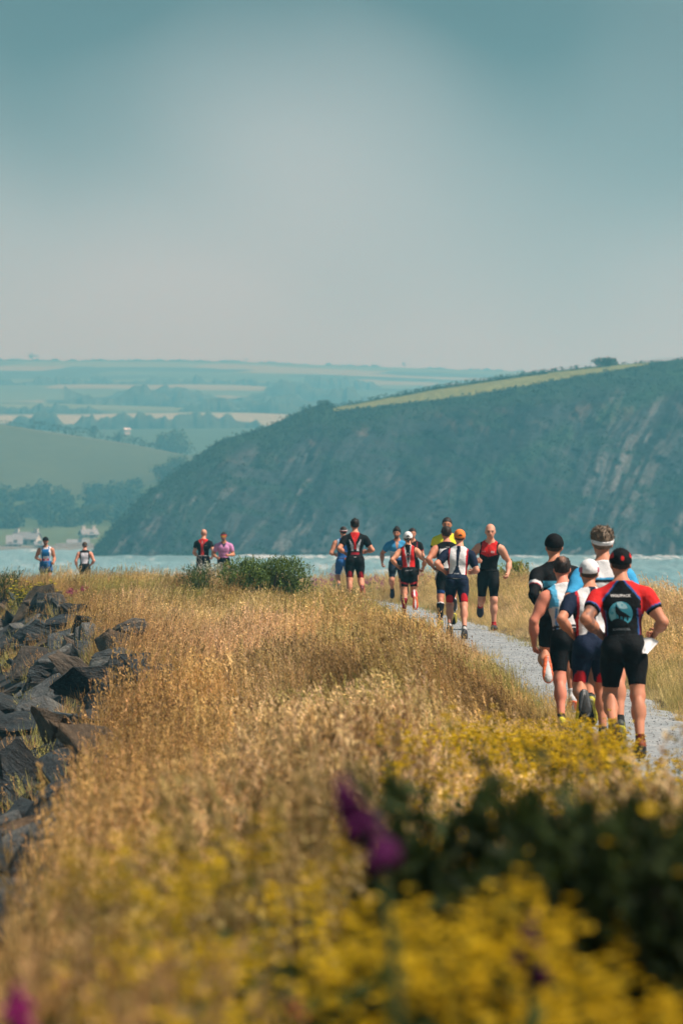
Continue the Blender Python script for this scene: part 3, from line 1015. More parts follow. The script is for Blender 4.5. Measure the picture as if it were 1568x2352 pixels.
# the bank under the stones: dark rubble sheet
ys2 = np.arange(4, 112, 0.6)
us2 = np.linspace(0, 1, 14)
YY, UU = np.meshgrid(ys2, us2, indexing='ij')
XB = x_left(YY) - 0.25 - UU * 16
ZB = np.maximum(ground_z(XB, YY), -12.6) + 0.03
bank = obj('rock_bank', mesh_of('rock_bank', np.stack([XB, YY, ZB], -1), grid_faces(len(ys2), 14), simple_mat('dark_rubble', (0.035, 0.037, 0.038), 0.9, 0.4, 6, 0.8), True))
tag(bank, 'bank of tumbled dark slate rocks below the grass on the left', kind='structure')
r = np.random.default_rng(23)
spots = []
y_ = 8.5
while y_ < 96:
    big = 0.30 + 0.0066 * min(y_, 60)
    xl_ = float(x_left(y_))
    vis = -0.096 * y_ - 0.3
    u_ = 0.10
    while xl_ - u_ > vis - 0.1 and u_ < 5:
        s_ = big * r.uniform(0.75, 1.6)
        x_ = xl_ - u_ + r.normal(0, 0.06)
        yy_ = y_ + r.normal(0, 0.18 * big)
        spots.append((x_, yy_, s_))
        u_ += s_ * 0.72
    y_ += big * 0.92
spots = [spots[i] for i in sorted(random.Random(3).sample(range(len(spots)), min(len(spots), 299)))]
for x_, yy_, s_ in spots:
    z_ = float(ground_z(x_, yy_)) + s_ * r.uniform(-0.05, 0.28) - 0.006 * max(0, yy_ - 60)
    o = obj('stone', STONES[int(r.integers(0, 14))], bank, (x_, yy_, z_), (r.normal(0.05, 0.36), r.normal(-0.25, 0.34), r.uniform(0, 6.28)), (s_ * r.uniform(1.05, 1.6), s_ * r.uniform(0.9, 1.25), s_ * r.uniform(0.6, 1.15)))
print('STONES', len(spots), spots[-1])
BOULDERS = [((430, 1640), 40.2, (1.05, 0.8, 0.75), 3, (0.1, 0.1, 0.4), 'pale grey boulder half sunk in the dry grass'),
            ((322, 1672), 38.4, (0.85, 0.7, 1.05), 6, (0.3, -0.2, 0.9), 'upright grey boulder at the edge of the dry grass'),
            ((300, 1574), 44.8, (0.62, 0.55, 0.60), 2, (0.2, 0.1, 0.2), 'small dark boulder poking out of the tall blond grass'),
            ((102, 1420), 79.0, (0.95, 0.8, 1.1), 9, (0.5, -0.5, 0.3), 'dark pointed slab standing highest on the rock bank'),
            ((128, 1440), 76.5, (0.62, 0.6, 0.85), 4, (0.2, 0.3, 1.2), 'dark blocky boulder leaning against the pointed slab'),
            ((50, 1392), 86.0, (1.0, 0.8, 0.8), 7, (0.1, -0.2, 2.0), 'dark boulder under the yellow flowered gorse on the left'),
            ((185, 1700), 36.5, (0.5, 0.5, 0.35), 11, (0.1, -0.1, 0.2), 'flat grey slab at the grass edge below the upright boulder')]
BXY = []
for (px_, py2), d_, sc_, k, ro, lb in BOULDERS:
    BXY.append((at(px_, py2, d_)[0], d_, max(sc_)))
    x_, yy_, z_ = at(px_, py2, d_)
    g = float(ground_z(x_, yy_))
    tag(obj('boulder', STONES[k], None, (x_, yy_, max(g + 0.22, min(z_, g + 0.40))), ro, sc_), lb, 'boulder', 'boulders at the edge of the grass')
# ------------------------------------------------------------------ people: continuous bodies from blended volumes
def rot(axis, deg):
    return np.array(Matrix.Rotation(math.radians(deg), 3, axis), dtype=np.float64)


def smin(a, b, k):
    h = np.maximum(k - np.abs(a - b), 0) / k
    return np.minimum(a, b) - h * h * k * 0.25


def surf_nets(F, org, h):
    """surface of a sampled volume (one vertex for each crossed cell)"""
    S = F < 0
    nx, ny, nz = F.shape
    cnt = np.zeros((nx - 1, ny - 1, nz - 1), np.uint8)
    acc = np.zeros((nx - 1, ny - 1, nz - 1, 3), np.float32)
    sl = lambda d, n: slice(d, n - 1 + d)
    corners = [(i, j, k) for i in (0, 1) for j in (0, 1) for k in (0, 1)]
    mixed = np.zeros(cnt.shape, bool)
    s0 = S[:-1, :-1, :-1]
    for c in corners[1:]:
        mixed |= S[sl(c[0], nx), sl(c[1], ny), sl(c[2], nz)] != s0
    idx = np.argwhere(mixed)
    if len(idx) == 0:
        return np.zeros((0, 3)), np.zeros((0, 4), int)
    I, J, K = idx.T
    vals = {c: F[I + c[0], J + c[1], K + c[2]] for c in corners}
    P = np.zeros((len(idx), 3))
    n_ = np.zeros(len(idx))
    for c in corners:
        for ax in range(3):
            if c[ax] == 0:
                e = list(c)
                e[ax] = 1
                a, b_ = vals[c], vals[tuple(e)]
                m = (a < 0) != (b_ < 0)
                t = np.where(m, a / np.where(m, a - b_, 1), 0)
                q = np.array(c, float)[None].repeat(len(idx), 0)
                q[:, ax] += t
                P += q * m[:, None]
                n_ += m
    P = P / n_[:, None] + idx
    vid = np.full(mixed.shape, -1, np.int64)
    vid[I, J, K] = np.arange(len(idx))
    quads = []
    for ax in range(3):
        o1, o2 = [(1, 2), (2, 0), (0, 1)][ax]
        a = np.take(S, range(S.shape[ax] - 1), ax)
        b_ = np.take(S, range(1, S.shape[ax]), ax)
        e = np.argwhere(a != b_)
        ok = (e[:, o1] > 0) & (e[:, o2] > 0) & (e[:, o1] < F.shape[o1] - 1) & (e[:, o2] < F.shape[o2] - 1)
        e = e[ok]
        d1, d2 = np.zeros(3, int), np.zeros(3, int)
        d1[o1], d2[o2] = 1, 1
        q = np.stack([vid[tuple(x.T)] for x in (e - d1 - d2, e - d2, e, e - d1)], -1)
        flip = ~a[tuple(e.T)]
        q[flip] = q[flip][:, ::-1]
        quads.append(q)
    Q = np.concatenate(quads)
    Q = Q[(Q >= 0).all(1)]
    return P * h + org, Q


class Vol:
    """body volumes in groups; every volume carries its own bounds"""
    def __init__(self):
        self.g = {}

    def cone(self, grp, a, b, ra, rb, k=0.04):
        a, b = np.asarray(a, float), np.asarray(b, float)
        R = max(ra, rb)
        self.g.setdefault(grp, []).append(('c', a, b, ra, rb, np.minimum(a, b) - R, np.maximum(a, b) + R, k))

    def ell(self, grp, c, r, M=None, k=0.04):
        c, r = np.asarray(c, float), np.asarray(r, float)
        M = np.eye(3) if M is None else M
        ext = np.sqrt(((M * r) ** 2).sum(1))
        self.g.setdefault(grp, []).append(('e', c, r, M, None, c - ext, c + ext, k))

    def bounds(self, grps):
        lo = np.min([p[5] for g in grps for p in self.g.get(g, [])], axis=0)
        hi = np.max([p[6] for g in grps for p in self.g.get(g, [])], axis=0)
        return lo, hi

    def field(self, grps, org, h, shape, margin=0.07):
        out = {}
        for g in grps:
            F = np.full(shape, 1.0, np.float32)
            for p in self.g.get(g, []):
                lo = np.clip(np.floor((p[5] - margin - org) / h).astype(int), 0, None)
                hi = np.minimum(np.ceil((p[6] + margin - org) / h).astype(int) + 1, shape)
                if (hi <= lo).any():
                    continue
                x = (org[0] + np.arange(lo[0], hi[0]) * h)[:, None, None].astype(np.float32)
                y = (org[1] + np.arange(lo[1], hi[1]) * h)[None, :, None].astype(np.float32)
                z = (org[2] + np.arange(lo[2], hi[2]) * h)[None, None, :].astype(np.float32)
                if p[0] == 'c':
                    a, b_ = p[1], p[2]
                    d = b_ - a
                    L2 = max(float(d @ d), 1e-9)
                    t = np.clip(((x - a[0]) * d[0] + (y - a[1]) * d[1] + (z - a[2]) * d[2]) / L2, 0, 1)
                    D = np.sqrt((x - a[0] - t * d[0]) ** 2 + (y - a[1] - t * d[1]) ** 2 + (z - a[2] - t * d[2]) ** 2) - (p[3] + (p[4] - p[3]) * t)
                else:
                    c, r_, M = p[1], p[2], p[3]
                    qx, qy, qz = x - c[0], y - c[1], z - c[2]
                    k0 = k1 = 0
                    for ax in range(3):
                        v = qx * M[0, ax] + qy * M[1, ax] + qz * M[2, ax]
                        k0 = k0 + (v / r_[ax]) ** 2
                        k1 = k1 + (v / r_[ax] ** 2) ** 2
                    k0 = np.sqrt(k0)
                    D = k0 * (k0 - 1) / np.maximum(np.sqrt(k1), 1e-6)
                s = tuple(slice(a_, b__) for a_, b__ in zip(lo, hi))
                F[s] = smin(F[s], D.astype(np.float32), p[7])
            out[g] = F
        return out


m_skin = tint_mat('skin', 0.55, 0.28, (90, 0.15, 0.004), 0.08)
m_skin.node_tree.nodes['Principled BSDF'].inputs['Subsurface Weight'].default_value = 0.0
m_cloth = tint_mat('sports_fabric', 0.8, 0.12, (16, 0.55, 0.022), 0.10)
m_hair = tint_mat('hair', 0.6, 0.3, (120, 0.6, 0.006), 0.35)
m_shoe = tint_mat('running_shoe', 0.55, 0.35, (60, 0.3, 0.004), 0.15)
m_print = tint_mat('print', 0.65, 0.2)
BLACK = np.array((0.006, 0.0065, 0.008))
NAVY = np.array((0.010, 0.017, 0.042))
WHITE = np.array((0.74, 0.74, 0.76))
RED = np.array((0.62, 0.022, 0.022))
BLUE = np.array((0.028, 0.115, 0.33))
SKY = np.array((0.05, 0.33, 0.62))
SKIN = np.array((0.50, 0.255, 0.17))


class Person:
    def __init__(self, label, px, py_top, d, head, H=1.78, wide=1.0, belly=0.0, lean=9, twist=0, roll=0, yaw=0, pitch=0, legs=None, arms=None,
                 skin=SKIN, vox=0.013, top=None, sleeve=0.0, shorts=None, short_t=0.72, loose=0.0, shoe=(0.03, 0.03, 0.04), sole=(0.5, 0.5, 0.5), sock=None, sock_t=0.75,
                 hairc=None, hair='short', cap=None, face=None, arm_fn=None, hem=-0.03, group=None, beard=None, z0=None, dx=0.0):
        self.vox = vox
        skin = skin * np.array((1.08, 0.88, 0.78))
        x, y, ztop = at(px, py_top, d)
        self.root = obj('person', None)
        tag(self.root, label, 'person', group)
        V = self.V = Vol()
        T = self.T = rot('Z', twist) @ rot('Y', roll) @ rot('X', -lean)
        P = T * 1.0
        O = np.zeros(3)
        tor = lambda *p: O + T @ np.array(p, float)
        w = wide
        Ye = T
        V.ell('torso', tor(0, 0.0, 0.0), (0.158 * w, 0.112 * w, 0.125), T)
        for s in (-1, 1):
            V.ell('torso', tor(0.075 * s * w, -0.045, -0.045), (0.085 * w, 0.088 * w, 0.10), T, 0.03)
        V.ell('torso', tor(0, 0.005, 0.14), (0.137 * w + belly * 0.3, 0.098 * w + belly * 0.2, 0.15), T)
        if belly:
            V.ell('torso', tor(0, 0.05, 0.10), (0.12 * w, 0.09 + belly, 0.12), T)
        V.ell('torso', tor(0, 0.005, 0.32), (0.163 * w, 0.112 * w, 0.185), T)
        for s in (-1, 1):
            V.ell('torso', tor(0.08 * s * w, -0.055, 0.35), (0.075 * w, 0.06, 0.12), T, 0.03)      # shoulder blades
            V.ell('torso', tor(0.07 * s * w, 0.065, 0.35), (0.075 * w, 0.05, 0.075), T, 0.03)      # chest
            V.cone('torso', tor(0.145 * s * w, -0.005, 0.435), tor(0.03 * s, -0.02, 0.52), 0.055, 0.05)  # trapezius
        V.cone('torso', tor(-0.15 * w, -0.005, 0.43), tor(0.15 * w, -0.005, 0.43), 0.058, 0.058)
        nb, nt = tor(0, -0.015, 0.47), tor(0, 0.012, 0.60)
        V.cone('neck', nb, nt, 0.062, 0.056)
        Rh = self.Rh = rot('Z', yaw + twist * 0.4) @ rot('X', pitch - lean * 0.25)
        hc = self.hc = nt + Rh @ np.array((0, 0.02, 0.105))
        hd = lambda *p: hc + Rh @ (np.array(p, float) * 1.05)
        V.ell('cran', hd(0, -0.012, 0.028), (0.081, 0.102, 0.093), Rh)
        V.ell('cran', hd(0, 0.034, -0.028), (0.064, 0.071, 0.092), Rh, 0.05)
        V.ell('jaw', hd(0, 0.047, -0.072), (0.044, 0.05, 0.043), Rh)
        V.cone('jaw', hd(0, 0.098, 0.0), hd(0, 0.116, -0.032), 0.009, 0.015, 0.02)
        V.ell('jaw', hd(0, 0.084, 0.022), (0.052, 0.019, 0.012), Rh, 0.02)
        V.ell('jaw', hd(0, 0.094, -0.062), (0.021, 0.013, 0.008), Rh, 0.012)
        for s in (-1, 1):
            V.ell('ears', hd(0.077 * s, -0.008, -0.012), (0.010, 0.020, 0.032), Rh, 0.01)
        # arms: swing, abduction, elbow flexion, inward
        self.seg = {}
        self.hands = []
        for s, nm in ((1, 'R'), (-1, 'L')):
            sw, ab, fl, inw = arms[0 if s == 1 else 1]
            ab = ab * 0.74
            sh = tor(0.182 * s * w, -0.005, 0.425)
            a1, ab_ = math.radians(sw), math.radians(ab)
            d1 = T @ np.array((s * math.sin(ab_), math.sin(a1) * math.cos(ab_), -math.cos(a1) * math.cos(ab_)))
            elb = sh + d1 * 0.285
            a2 = math.radians(sw + fl)
            d2 = np.array((-s * inw, math.sin(a2), -math.cos(a2)))
            d2 = T @ (d2 / np.linalg.norm(d2))
            wr = elb + d2 * 0.245
            V.ell('uarm' + nm, sh + d1 * 0.03, (0.062 * w, 0.064 * w, 0.07), T)
            V.cone('uarm' + nm, sh, elb, 0.056 * w, 0.042 * w)
            V.ell('uarm' + nm, sh + d1 * 0.13 + T @ np.array((0, 0.012, 0)), (0.05 * w, 0.052 * w, 0.08), T)
            V.cone('farm' + nm, elb, elb + d2 * 0.11, 0.042 * w, 0.042 * w)
            V.cone('farm' + nm, elb + d2 * 0.08, wr, 0.042 * w, 0.028)
            # palm
            up = T @ np.array((0, 0, 1.0))
            lat = np.cross(d2, T @ np.array((-s * 1.0, 0, 0)))
            lat = lat / np.linalg.norm(lat)          # thumb side
            if lat @ up < 0 and abs(d2 @ up) < 0.8:
                lat = -lat
            nrm = np.cross(lat, d2) * (1 if np.cross(lat, d2) @ (T @ np.array((-s, 0, 0))) > 0 else -1)
            Mh = np.stack([lat, nrm, d2], 1)
            pc = wr + d2 * 0.045
            V.ell('hand' + nm, pc, (0.040, 0.019, 0.052), Mh)
            self.hands.append((pc, lat, nrm, d2))
            self.seg['uarm' + nm] = (sh, elb)
            self.seg['farm' + nm] = (elb, wr)
        # legs: thigh swing, knee flexion, foot plantar, abduction
        self.foot = {}
        low = 9
        for s, nm in ((1, 'R'), (-1, 'L')):
            th, kn, pl, ab = legs[0 if s == 1 else 1]
            hip = O + T @ np.array((0.088 * s * w, 0, -0.02))
            a1, b1_ = math.radians(th), math.radians(ab) * s
            d1 = np.array((math.sin(b1_), math.sin(a1) * math.cos(b1_), -math.cos(a1) * math.cos(b1_)))
            kne = hip + d1 * 0.425
            a2 = math.radians(th - kn)
            d2 = np.array((math.sin(b1_) * 0.3, math.sin(a2), -math.cos(a2)))
            d2 /= np.linalg.norm(d2)
            ank = kne + d2 * 0.415
            V.cone('thigh' + nm, hip, kne, 0.088 * w, 0.058)
            V.ell('thigh' + nm, hip + d1 * 0.14 + np.array((0, 0.02, 0)), (0.082 * w, 0.085 * w, 0.14))
            V.ell('shin' + nm, kne, (0.056, 0.06, 0.06))
            V.cone('shin' + nm, kne, kne + d2 * 0.16, 0.053, 0.055)
            V.cone('shin' + nm, kne + d2 * 0.14, ank, 0.053, 0.034)
            back = np.array((0, -math.cos(a2), -math.sin(a2)))
            V.ell('shin' + nm, kne + d2 * 0.13 + back * 0.022, (0.046, 0.045, 0.095), None, 0.04)
            fa = a2 - math.radians(pl)
            f = np.array((0, math.cos(fa), math.sin(fa)))
            u = np.array((0, -math.sin(fa), math.cos(fa)))
            M = np.stack([np.array((1.0, 0, 0)), f, u], 1)
            V.ell('foot' + nm, ank - f * 0.012 - u * 0.038, (0.036, 0.05, 0.045), M)
            V.ell('foot' + nm, ank + f * 0.055 - u * 0.045, (0.038, 0.075, 0.038), M)
            V.ell('foot' + nm, ank + f * 0.115 - u * 0.056, (0.044, 0.075, 0.028), M)
            V.ell('foot' + nm, ank + f * 0.155 - u * 0.060, (0.036, 0.055, 0.023), M)
            self.foot[nm] = (ank, f, u)
            self.seg['thigh' + nm] = (hip, kne)
            self.seg['shin' + nm] = (kne, ank)
            for q in (-0.06, 0.05, 0.17):
                low = min(low, (ank + f * q - u * 0.092)[2])
        self.low = low
        top_z = (hc + Rh @ np.array((0, 0, 0.117)))[2]
        H_now = top_z - low
        if z0 is None:
            z0 = path_z(x, y)
        sc = (ztop - z0) / H_now          # real stature follows from the ground and the height of the head
        self.root.location = (x + dx, y, z0 - low * sc)
        self.root.rotation_euler = (0, 0, math.radians(head))
        self.root.scale = (sc, sc, sc)
        self.ground_gap = z0
        self.w = w
        # ---- body
        allg = ['torso', 'neck', 'cran', 'jaw', 'ears'] + [a + b for a in ('uarm', 'farm', 'hand', 'thigh', 'shin', 'foot') for b in 'RL']
        org, h, shp = self.grid(allg, vox)
        G = V.field(allg, org, h, shp)
        F = smin(G['torso'], G['neck'], 0.05)
        hdF = smin(G['cran'], G['jaw'], 0.025)
        F = smin(F, hdF, 0.02)
        F = smin(F, G['ears'], 0.008)
        for nm in 'RL':
            a = smin(G['uarm' + nm], G['farm' + nm], 0.02)
            a = smin(a, G['hand' + nm], 0.025)
            F = smin(F, a, 0.018)
            a = smin(G['thigh' + nm], G['shin' + nm], 0.03)
            a = smin(a, G['foot' + nm], 0.03)
            F = smin(F, a, 0.02)
        v, q = surf_nets(F, org, h)
        c = self.skin_colour(v, skin, face, beard, hairc, hair, arm_fn)
        # fingers, rooted in the palm
        fv, ff = [v], [q]
        nb_ = len(v)
        mb = MB()
        for pc, lat, nrm, d2 in self.hands:
            for k in range(4):
                base = pc + d2 * (0.044 - 0.003 * abs(k - 1.3)) + lat * (0.027 - 0.018 * k)
                L = (0.036, 0.040, 0.038, 0.031)[k]
                pts = [base - d2 * 0.01]
                ang = 20
                for sgm in range(3):
                    ang += 48
                    dr = d2 * math.cos(math.radians(ang)) + nrm * math.sin(math.radians(ang))
                    pts.append((pts[-1] if sgm else base) + dr * L * (1, 0.7, 0.55)[sgm])
                mb.tube([tuple(p) for p in pts], [0.0095, 0.0092, 0.0085, 0.006], 6)
            tb = pc + lat * 0.030 - d2 * 0.015 + nrm * 0.008
            t1 = tb + lat * 0.020 + d2 * 0.026 + nrm * 0.014
            t2 = t1 + d2 * 0.020 + nrm * 0.020 - lat * 0.006
            mb.tube([tuple(tb), tuple(t1), tuple(t2)], [0.0125, 0.0105, 0.0075], 6)
        hv_ = np.array([tuple(p) for p in mb.v])
        faces = [tuple(int(i) for i in f) for f in q] + [tuple(i + nb_ for i in f) for f in mb.f]
        c = np.concatenate([c, np.tile(skin * np.array((1.0, 0.92, 0.9)), (len(hv_), 1))])
        obj('body', mesh_of('body', np.concatenate([v, hv_]), faces, m_skin, True, c), self.root)
        # ---- clothing
        nk = ['neck']
        if top:
            self.garment(top[0], ['torso', 'uarmR', 'uarmL', 'neck', 'cran'], top[1], lambda G, X: self.top_field(G, X, sleeve, hem, top[2] if len(top) > 2 else 0.008))
        if shorts:
            self.garment(shorts[0], ['torso', 'thighR', 'thighL'], shorts[1], lambda G, X: self.short_field(G, X, short_t, loose))
        for nm in 'RL':
            if sock is not None:
                sc_ = sock[0 if nm == 'R' else 1] if isinstance(sock, tuple) and callable(sock[0]) else sock
                self.garment('sock', ['shin' + nm, 'foot' + nm], sc_, lambda G, X, nm=nm: self.sock_field(G, X, nm, sock_t), vx=min(vox, 0.011))
            self.make_shoe(nm, shoe, sole)
        if hair and hairc is not None and hair not in ('bald', 'stubble'):
            self.make_hair(hair, np.array(hairc))
        if cap:
            self.make_cap(*cap)

    # -------- fields
    def grid(self, grps, h, pad=0.04):
        lo, hi = self.V.bounds(grps)
        org = lo - pad
        shp = tuple(np.ceil((hi + pad - org) / h).astype(int) + 1)
        return org, h, shp

    def coords(self, org, h, shp):
        return [(org[i] + np.arange(shp[i]) * h).reshape([-1 if j == i else 1 for j in range(3)]) for i in range(3)]

    def tlin(self, X, ax):
        T = self.T
        return X[0] * T[0, ax] + X[1] * T[1, ax] + X[2] * T[2, ax]

    def along(self, X, nm):
        a, b_ = self.seg[nm]
        d = b_ - a
        L = np.linalg.norm(d)
        d = d / L
        return ((X[0] - a[0]) * d[0] + (X[1] - a[1]) * d[1] + (X[2] - a[2]) * d[2]) / L, L

    def top_field(self, G, X, sleeve, hem, off):
        F = smin(G['torso'], G['neck'], 0.05) - off
        tx, ty, tz = (self.tlin(X, i) for i in range(3))
        if sleeve > 0:
            for nm in 'RL':
                t, L = self.along(X, 'uarm' + nm)
                F = smin(F, np.maximum(G['uarm' + nm] - off, (t - sleeve) * L), 0.02)
        else:
            for s in (-1, 1):
                F = np.maximum(F, 0.088 - np.sqrt((tx - s * 0.212 * self.w) ** 2 + (ty * 0.8) ** 2 + (tz - 0.425) ** 2))
        F = np.maximum(F, hem - tz)
        F = np.maximum(F, np.minimum(tz - 0.532 + 0.30 * ty, 0.085 - np.abs(tx)))
        F = np.maximum(F, 0.02 - G['cran'])
        F = np.maximum(F, 0.068 - np.sqrt(tx ** 2 + (ty - 0.115) ** 2 + (tz - 0.535) ** 2))
        return F

    def short_field(self, G, X, st, loose):
        tz = self.tlin(X, 2)
        F = G['torso'] - 0.010 - loose * 0.3
        for nm in 'RL':
            t, L = self.along(X, 'thigh' + nm)
            F = smin(F, np.maximum(G['thigh' + nm] - 0.007 - loose * np.clip(t, 0, 1.2), (t - st) * L), 0.02)
        return np.maximum(F, tz - 0.085)

    def sock_field(self, G, X, nm, t0):
        t, L = self.along(X, 'shin' + nm)
        F = smin(G['shin' + nm], G['foot' + nm], 0.03) - 0.0045
        return np.maximum(F, (t0 - t) * L)

    def garment(self, name, grps, colour, field, vx=None, mat=None, parent=None, pad=0.04):
        vx = vx or self.vox
        grps = [g for g in grps if g in self.V.g]
        org, h, shp = self.grid([g for g in grps if g not in ('cran',)] or grps, vx, pad)
        G = self.V.field(grps, org, h, shp)
        X = self.coords(org, h, shp)
        F = field(G, X)
        F = np.broadcast_to(F, shp).copy()
        v, q = surf_nets(F, org, h)
        if len(v) == 0:
            return None
        c = colour(self.vinfo(v)) if callable(colour) else np.tile(np.array(colour), (len(v), 1))
        me = mesh_of(name, v, q, mat or m_cloth, True, c)
        o = obj(name, me, parent or self.root)
        o_data = (v, q)
        self.__dict__.setdefault('surf', {})[name] = o_data
        return o

    def vinfo(self, v):
        I = {}
        t = v @ self.T
        I['x'], I['y'], I['z'] = t.T
        hq = (v - self.hc) @ self.Rh
        I['hx'], I['hy'], I['hz'] = hq.T
        best = np.full(len(v), 9.0)
        which = np.zeros(len(v), int)
        tt = np.zeros(len(v))
        lx = np.zeros(len(v))
        ly = np.zeros(len(v))
        for k, (nm, (a, b_)) in enumerate(self.seg.items()):
            d = b_ - a
            L = np.linalg.norm(d)
            s = ((v - a) @ d) / L ** 2
            c = a + np.clip(s, -0.05, 1.05)[:, None] * d
            dist = np.linalg.norm(v - c, axis=1)
            m = dist < best
            best[m] = dist[m]
            which[m] = k
            tt[m] = s[m]
            sd = 1 if nm.endswith('R') else -1
            lx[m] = ((v - c)[:, 0] * sd)[m]
            ly[m] = (v - c)[:, 1][m]
        names = list(self.seg)
        I['limb'] = np.array([n[:-1] for n in names])[which]
        I['side'] = np.array([1 if n.endswith('R') else -1 for n in names])[which]
        I['t'], I['ld'], I['lx'], I['ly'] = tt, best, lx, ly
        I['v'] = v
        I['arm'] = (I['limb'] == 'uarm') & (np.abs(I['x']) > 0.150 * self.w) & (I['t'] > -0.04)
        return I

    def skin_colour(self, v, skin, face, beard, hairc, hair, arm_fn):
        I = self.vinfo(v)
        hx, hy, hz = I['hx'], I['hy'], I['hz']
        c = np.tile(skin, (len(v), 1)) * (0.92 + 0.16 * noise3(v[:, 0] * 14, v[:, 1] * 14, v[:, 2] * 14, 5))[:, None]
        # ruddy knees, elbows, ears
        knee = np.clip(1 - np.abs(I['t']) / 0.12, 0, 1) * (I['limb'] == 'shin')
        c = c * (1 - knee[:, None] * np.array((0.0, 0.12, 0.12)))
        headm = (np.abs(hx) < 0.1) & (np.abs(hz) < 0.135) & (np.abs(hy) < 0.14)
        sm = lambda dx, dz, rx, rz, x0, z0: np.clip(1.6 - np.sqrt(((hx - x0) / rx) ** 2 + ((hz - z0) / rz) ** 2), 0, 1) * (hy > 0.05) * headm
        if face:
            lipc, browc = np.array((0.36, 0.13, 0.10)), np.array((0.09, 0.05, 0.035)) if face == 'dark' else np.array((0.30, 0.16, 0.10))
            cheek = np.clip(sm(0, 0, .022, .022, .038, -.03) + sm(0, 0, .022, .022, -.038, -.03), 0, 1)
            c = c * (1 - cheek[:, None] * np.array((0, .14, .14)))
            for s in (-1, 1):
                m = sm(0, 0, .019, .006, s * .033, .021)
                c = c * (1 - m[:, None]) + browc * m[:, None]
                m = sm(0, 0, .015, .009, s * .031, 0.0)
                c = c * (1 - m[:, None]) + np.array((0.05, 0.035, 0.03)) * m[:, None]  # dark eyes, with the shade of the sockets painted in
            m = sm(0, 0, .020, .006, 0, -.063)
            c = c * (1 - m[:, None]) + lipc * m[:, None]
        if beard is not None:
            m = np.clip(((-hz - 0.035) * 45), 0, 1) * np.clip((hy - 0.0) * 40, 0, 1) * headm * np.clip((-0.0 - hz) * 60, 0, 1)
            lip = sm(0, 0, .018, .006, 0, -.063)
            m = m * (1 - lip) * 0.85
            c = c * (1 - m[:, None]) + np.array(beard) * m[:, None]
        if hair in ('stubble',):
            m = np.clip((hz - 0.72 * hy + 0.01) * 40, 0, 1) * headm * 0.35
            m = m * np.clip((0.075 - hz) * 25, 0.15, 1)
            c = c * (1 - m[:, None]) + np.array(hairc) * m[:, None]
        if arm_fn:
            c = arm_fn(I, c)
        return c

    def make_hair(self, style, hc_):
        long_top = {'short': 0.011, 'crop': 0.006, 'quiff': 0.016, 'spiky': 0.017, 'tail': 0.013, 'knot': 0.014, 'spot': 0.010}[style]

        def fld(G, X):
            d = [X[i] - self.hc[i] for i in range(3)]
            hx, hy, hz = (d[0] * self.Rh[0, k] + d[1] * self.Rh[1, k] + d[2] * self.Rh[2, k] for k in range(3))
            nz_ = noise3(hx * 60 + 0 * hy + 0 * hz, hy * 60 + 0 * hx + 0 * hz, hz * 22 + 0 * hx + 0 * hy, 3)
            off = 0.006 + (long_top - 0.006) * np.clip(hz / 0.07, 0, 1) + 0.010 * (nz_ - 0.5)
            if style == 'spiky':
                off = off + 0.028 * np.clip(hz / 0.06, 0, 1) * (nz_ - 0.45)
            if style == 'quiff':
                off = off + 0.030 * np.clip((hz - 0.05) / 0.05, 0, 1) * np.clip((0.05 - np.abs(hx)) / 0.03, 0, 1)
            F = G['cran'] - off
            line = hz - 0.70 * hy + (0.03 if style == 'spiky' else 0.012)
            F = np.maximum(F, -line / 1.2)
            F = np.maximum(F, -(hz + 0.085))
            return F
        _ho = self.garment('hair', ['cran'], lambda I: hc_[None] * (0.75 + 0.6 * noise3(I['hx'] * 90, I['hy'] * 90, I['hz'] * 25, 8))[:, None] + (
            (np.clip(1.5 - np.sqrt((I['hx'] / 0.028) ** 2 + ((I['hy'] + 0.075) / 0.045) ** 2), 0, 1) * (I['hz'] > 0.05))[:, None] * (SKIN * 0.6) if style == 'spot' else 0), fld, vx=0.008, mat=m_hair)
        self.hair_name = _ho.name
        if style in ('spiky', 'quiff', 'short', 'knot', 'spot') and 'hair' in self.surf:
            hv2, _ = self.surf['hair']
            rr = np.random.default_rng(len(hv2))
            pick = hv2[rr.integers(0, len(hv2), 420 if style == 'spiky' else 260)]
            L0 = {'spiky': 0.026, 'quiff': 0.022, 'short': 0.016, 'knot': 0.020, 'spot': 0.012}[style]
            sv, sf, sc2 = [], [], []
            for p in pick:
                q = (p - self.hc) @ self.Rh
                if q[2] < 0.0 and style == 'spiky':
                    continue
                dr = self.Rh @ (np.array((q[0] * 6, q[1] * 4, max(q[2], 0) * 8 + (0.25 if q[2] > 0.02 else -0.5))) + rr.normal(size=3) * 0.35)
                dr /= np.linalg.norm(dr)
                sd = np.cross(dr, rr.normal(size=3))
                sd /= np.linalg.norm(sd)
                L1 = L0 * rr.uniform(0.5, 1.3)
                n0 = len(sv)
                sv += [p - sd * 0.005 - dr * 0.004, p + sd * 0.005 - dr * 0.004, p + dr * L1]
                sf.append((n0, n0 + 1, n0 + 2))
                sc2 += [hc_ * rr.uniform(0.6, 1.6)] * 3
            obj('hair_strands', mesh_of('hair_strands', sv, sf, m_hair, False, np.array(sc2)), bpy.data.objects[self.hair_name])['kind'] = 'stuff'
        if style == 'tail':
            p = [self.hc + self.Rh @ np.array(q) for q in ((0, -0.085, 0.0), (0.004, -0.125, -0.02), (0.012, -0.13, -0.08), (0.02, -0.12, -0.13))]
            mb = MB().tube([tuple(q) for q in p], [0.018, 0.026, 0.022, 0.008], 8)
            o = obj('ponytail', mesh_of('ponytail', mb.v, mb.f, m_hair, True, np.tile(hc_, (len(mb.v), 1))), self.root)
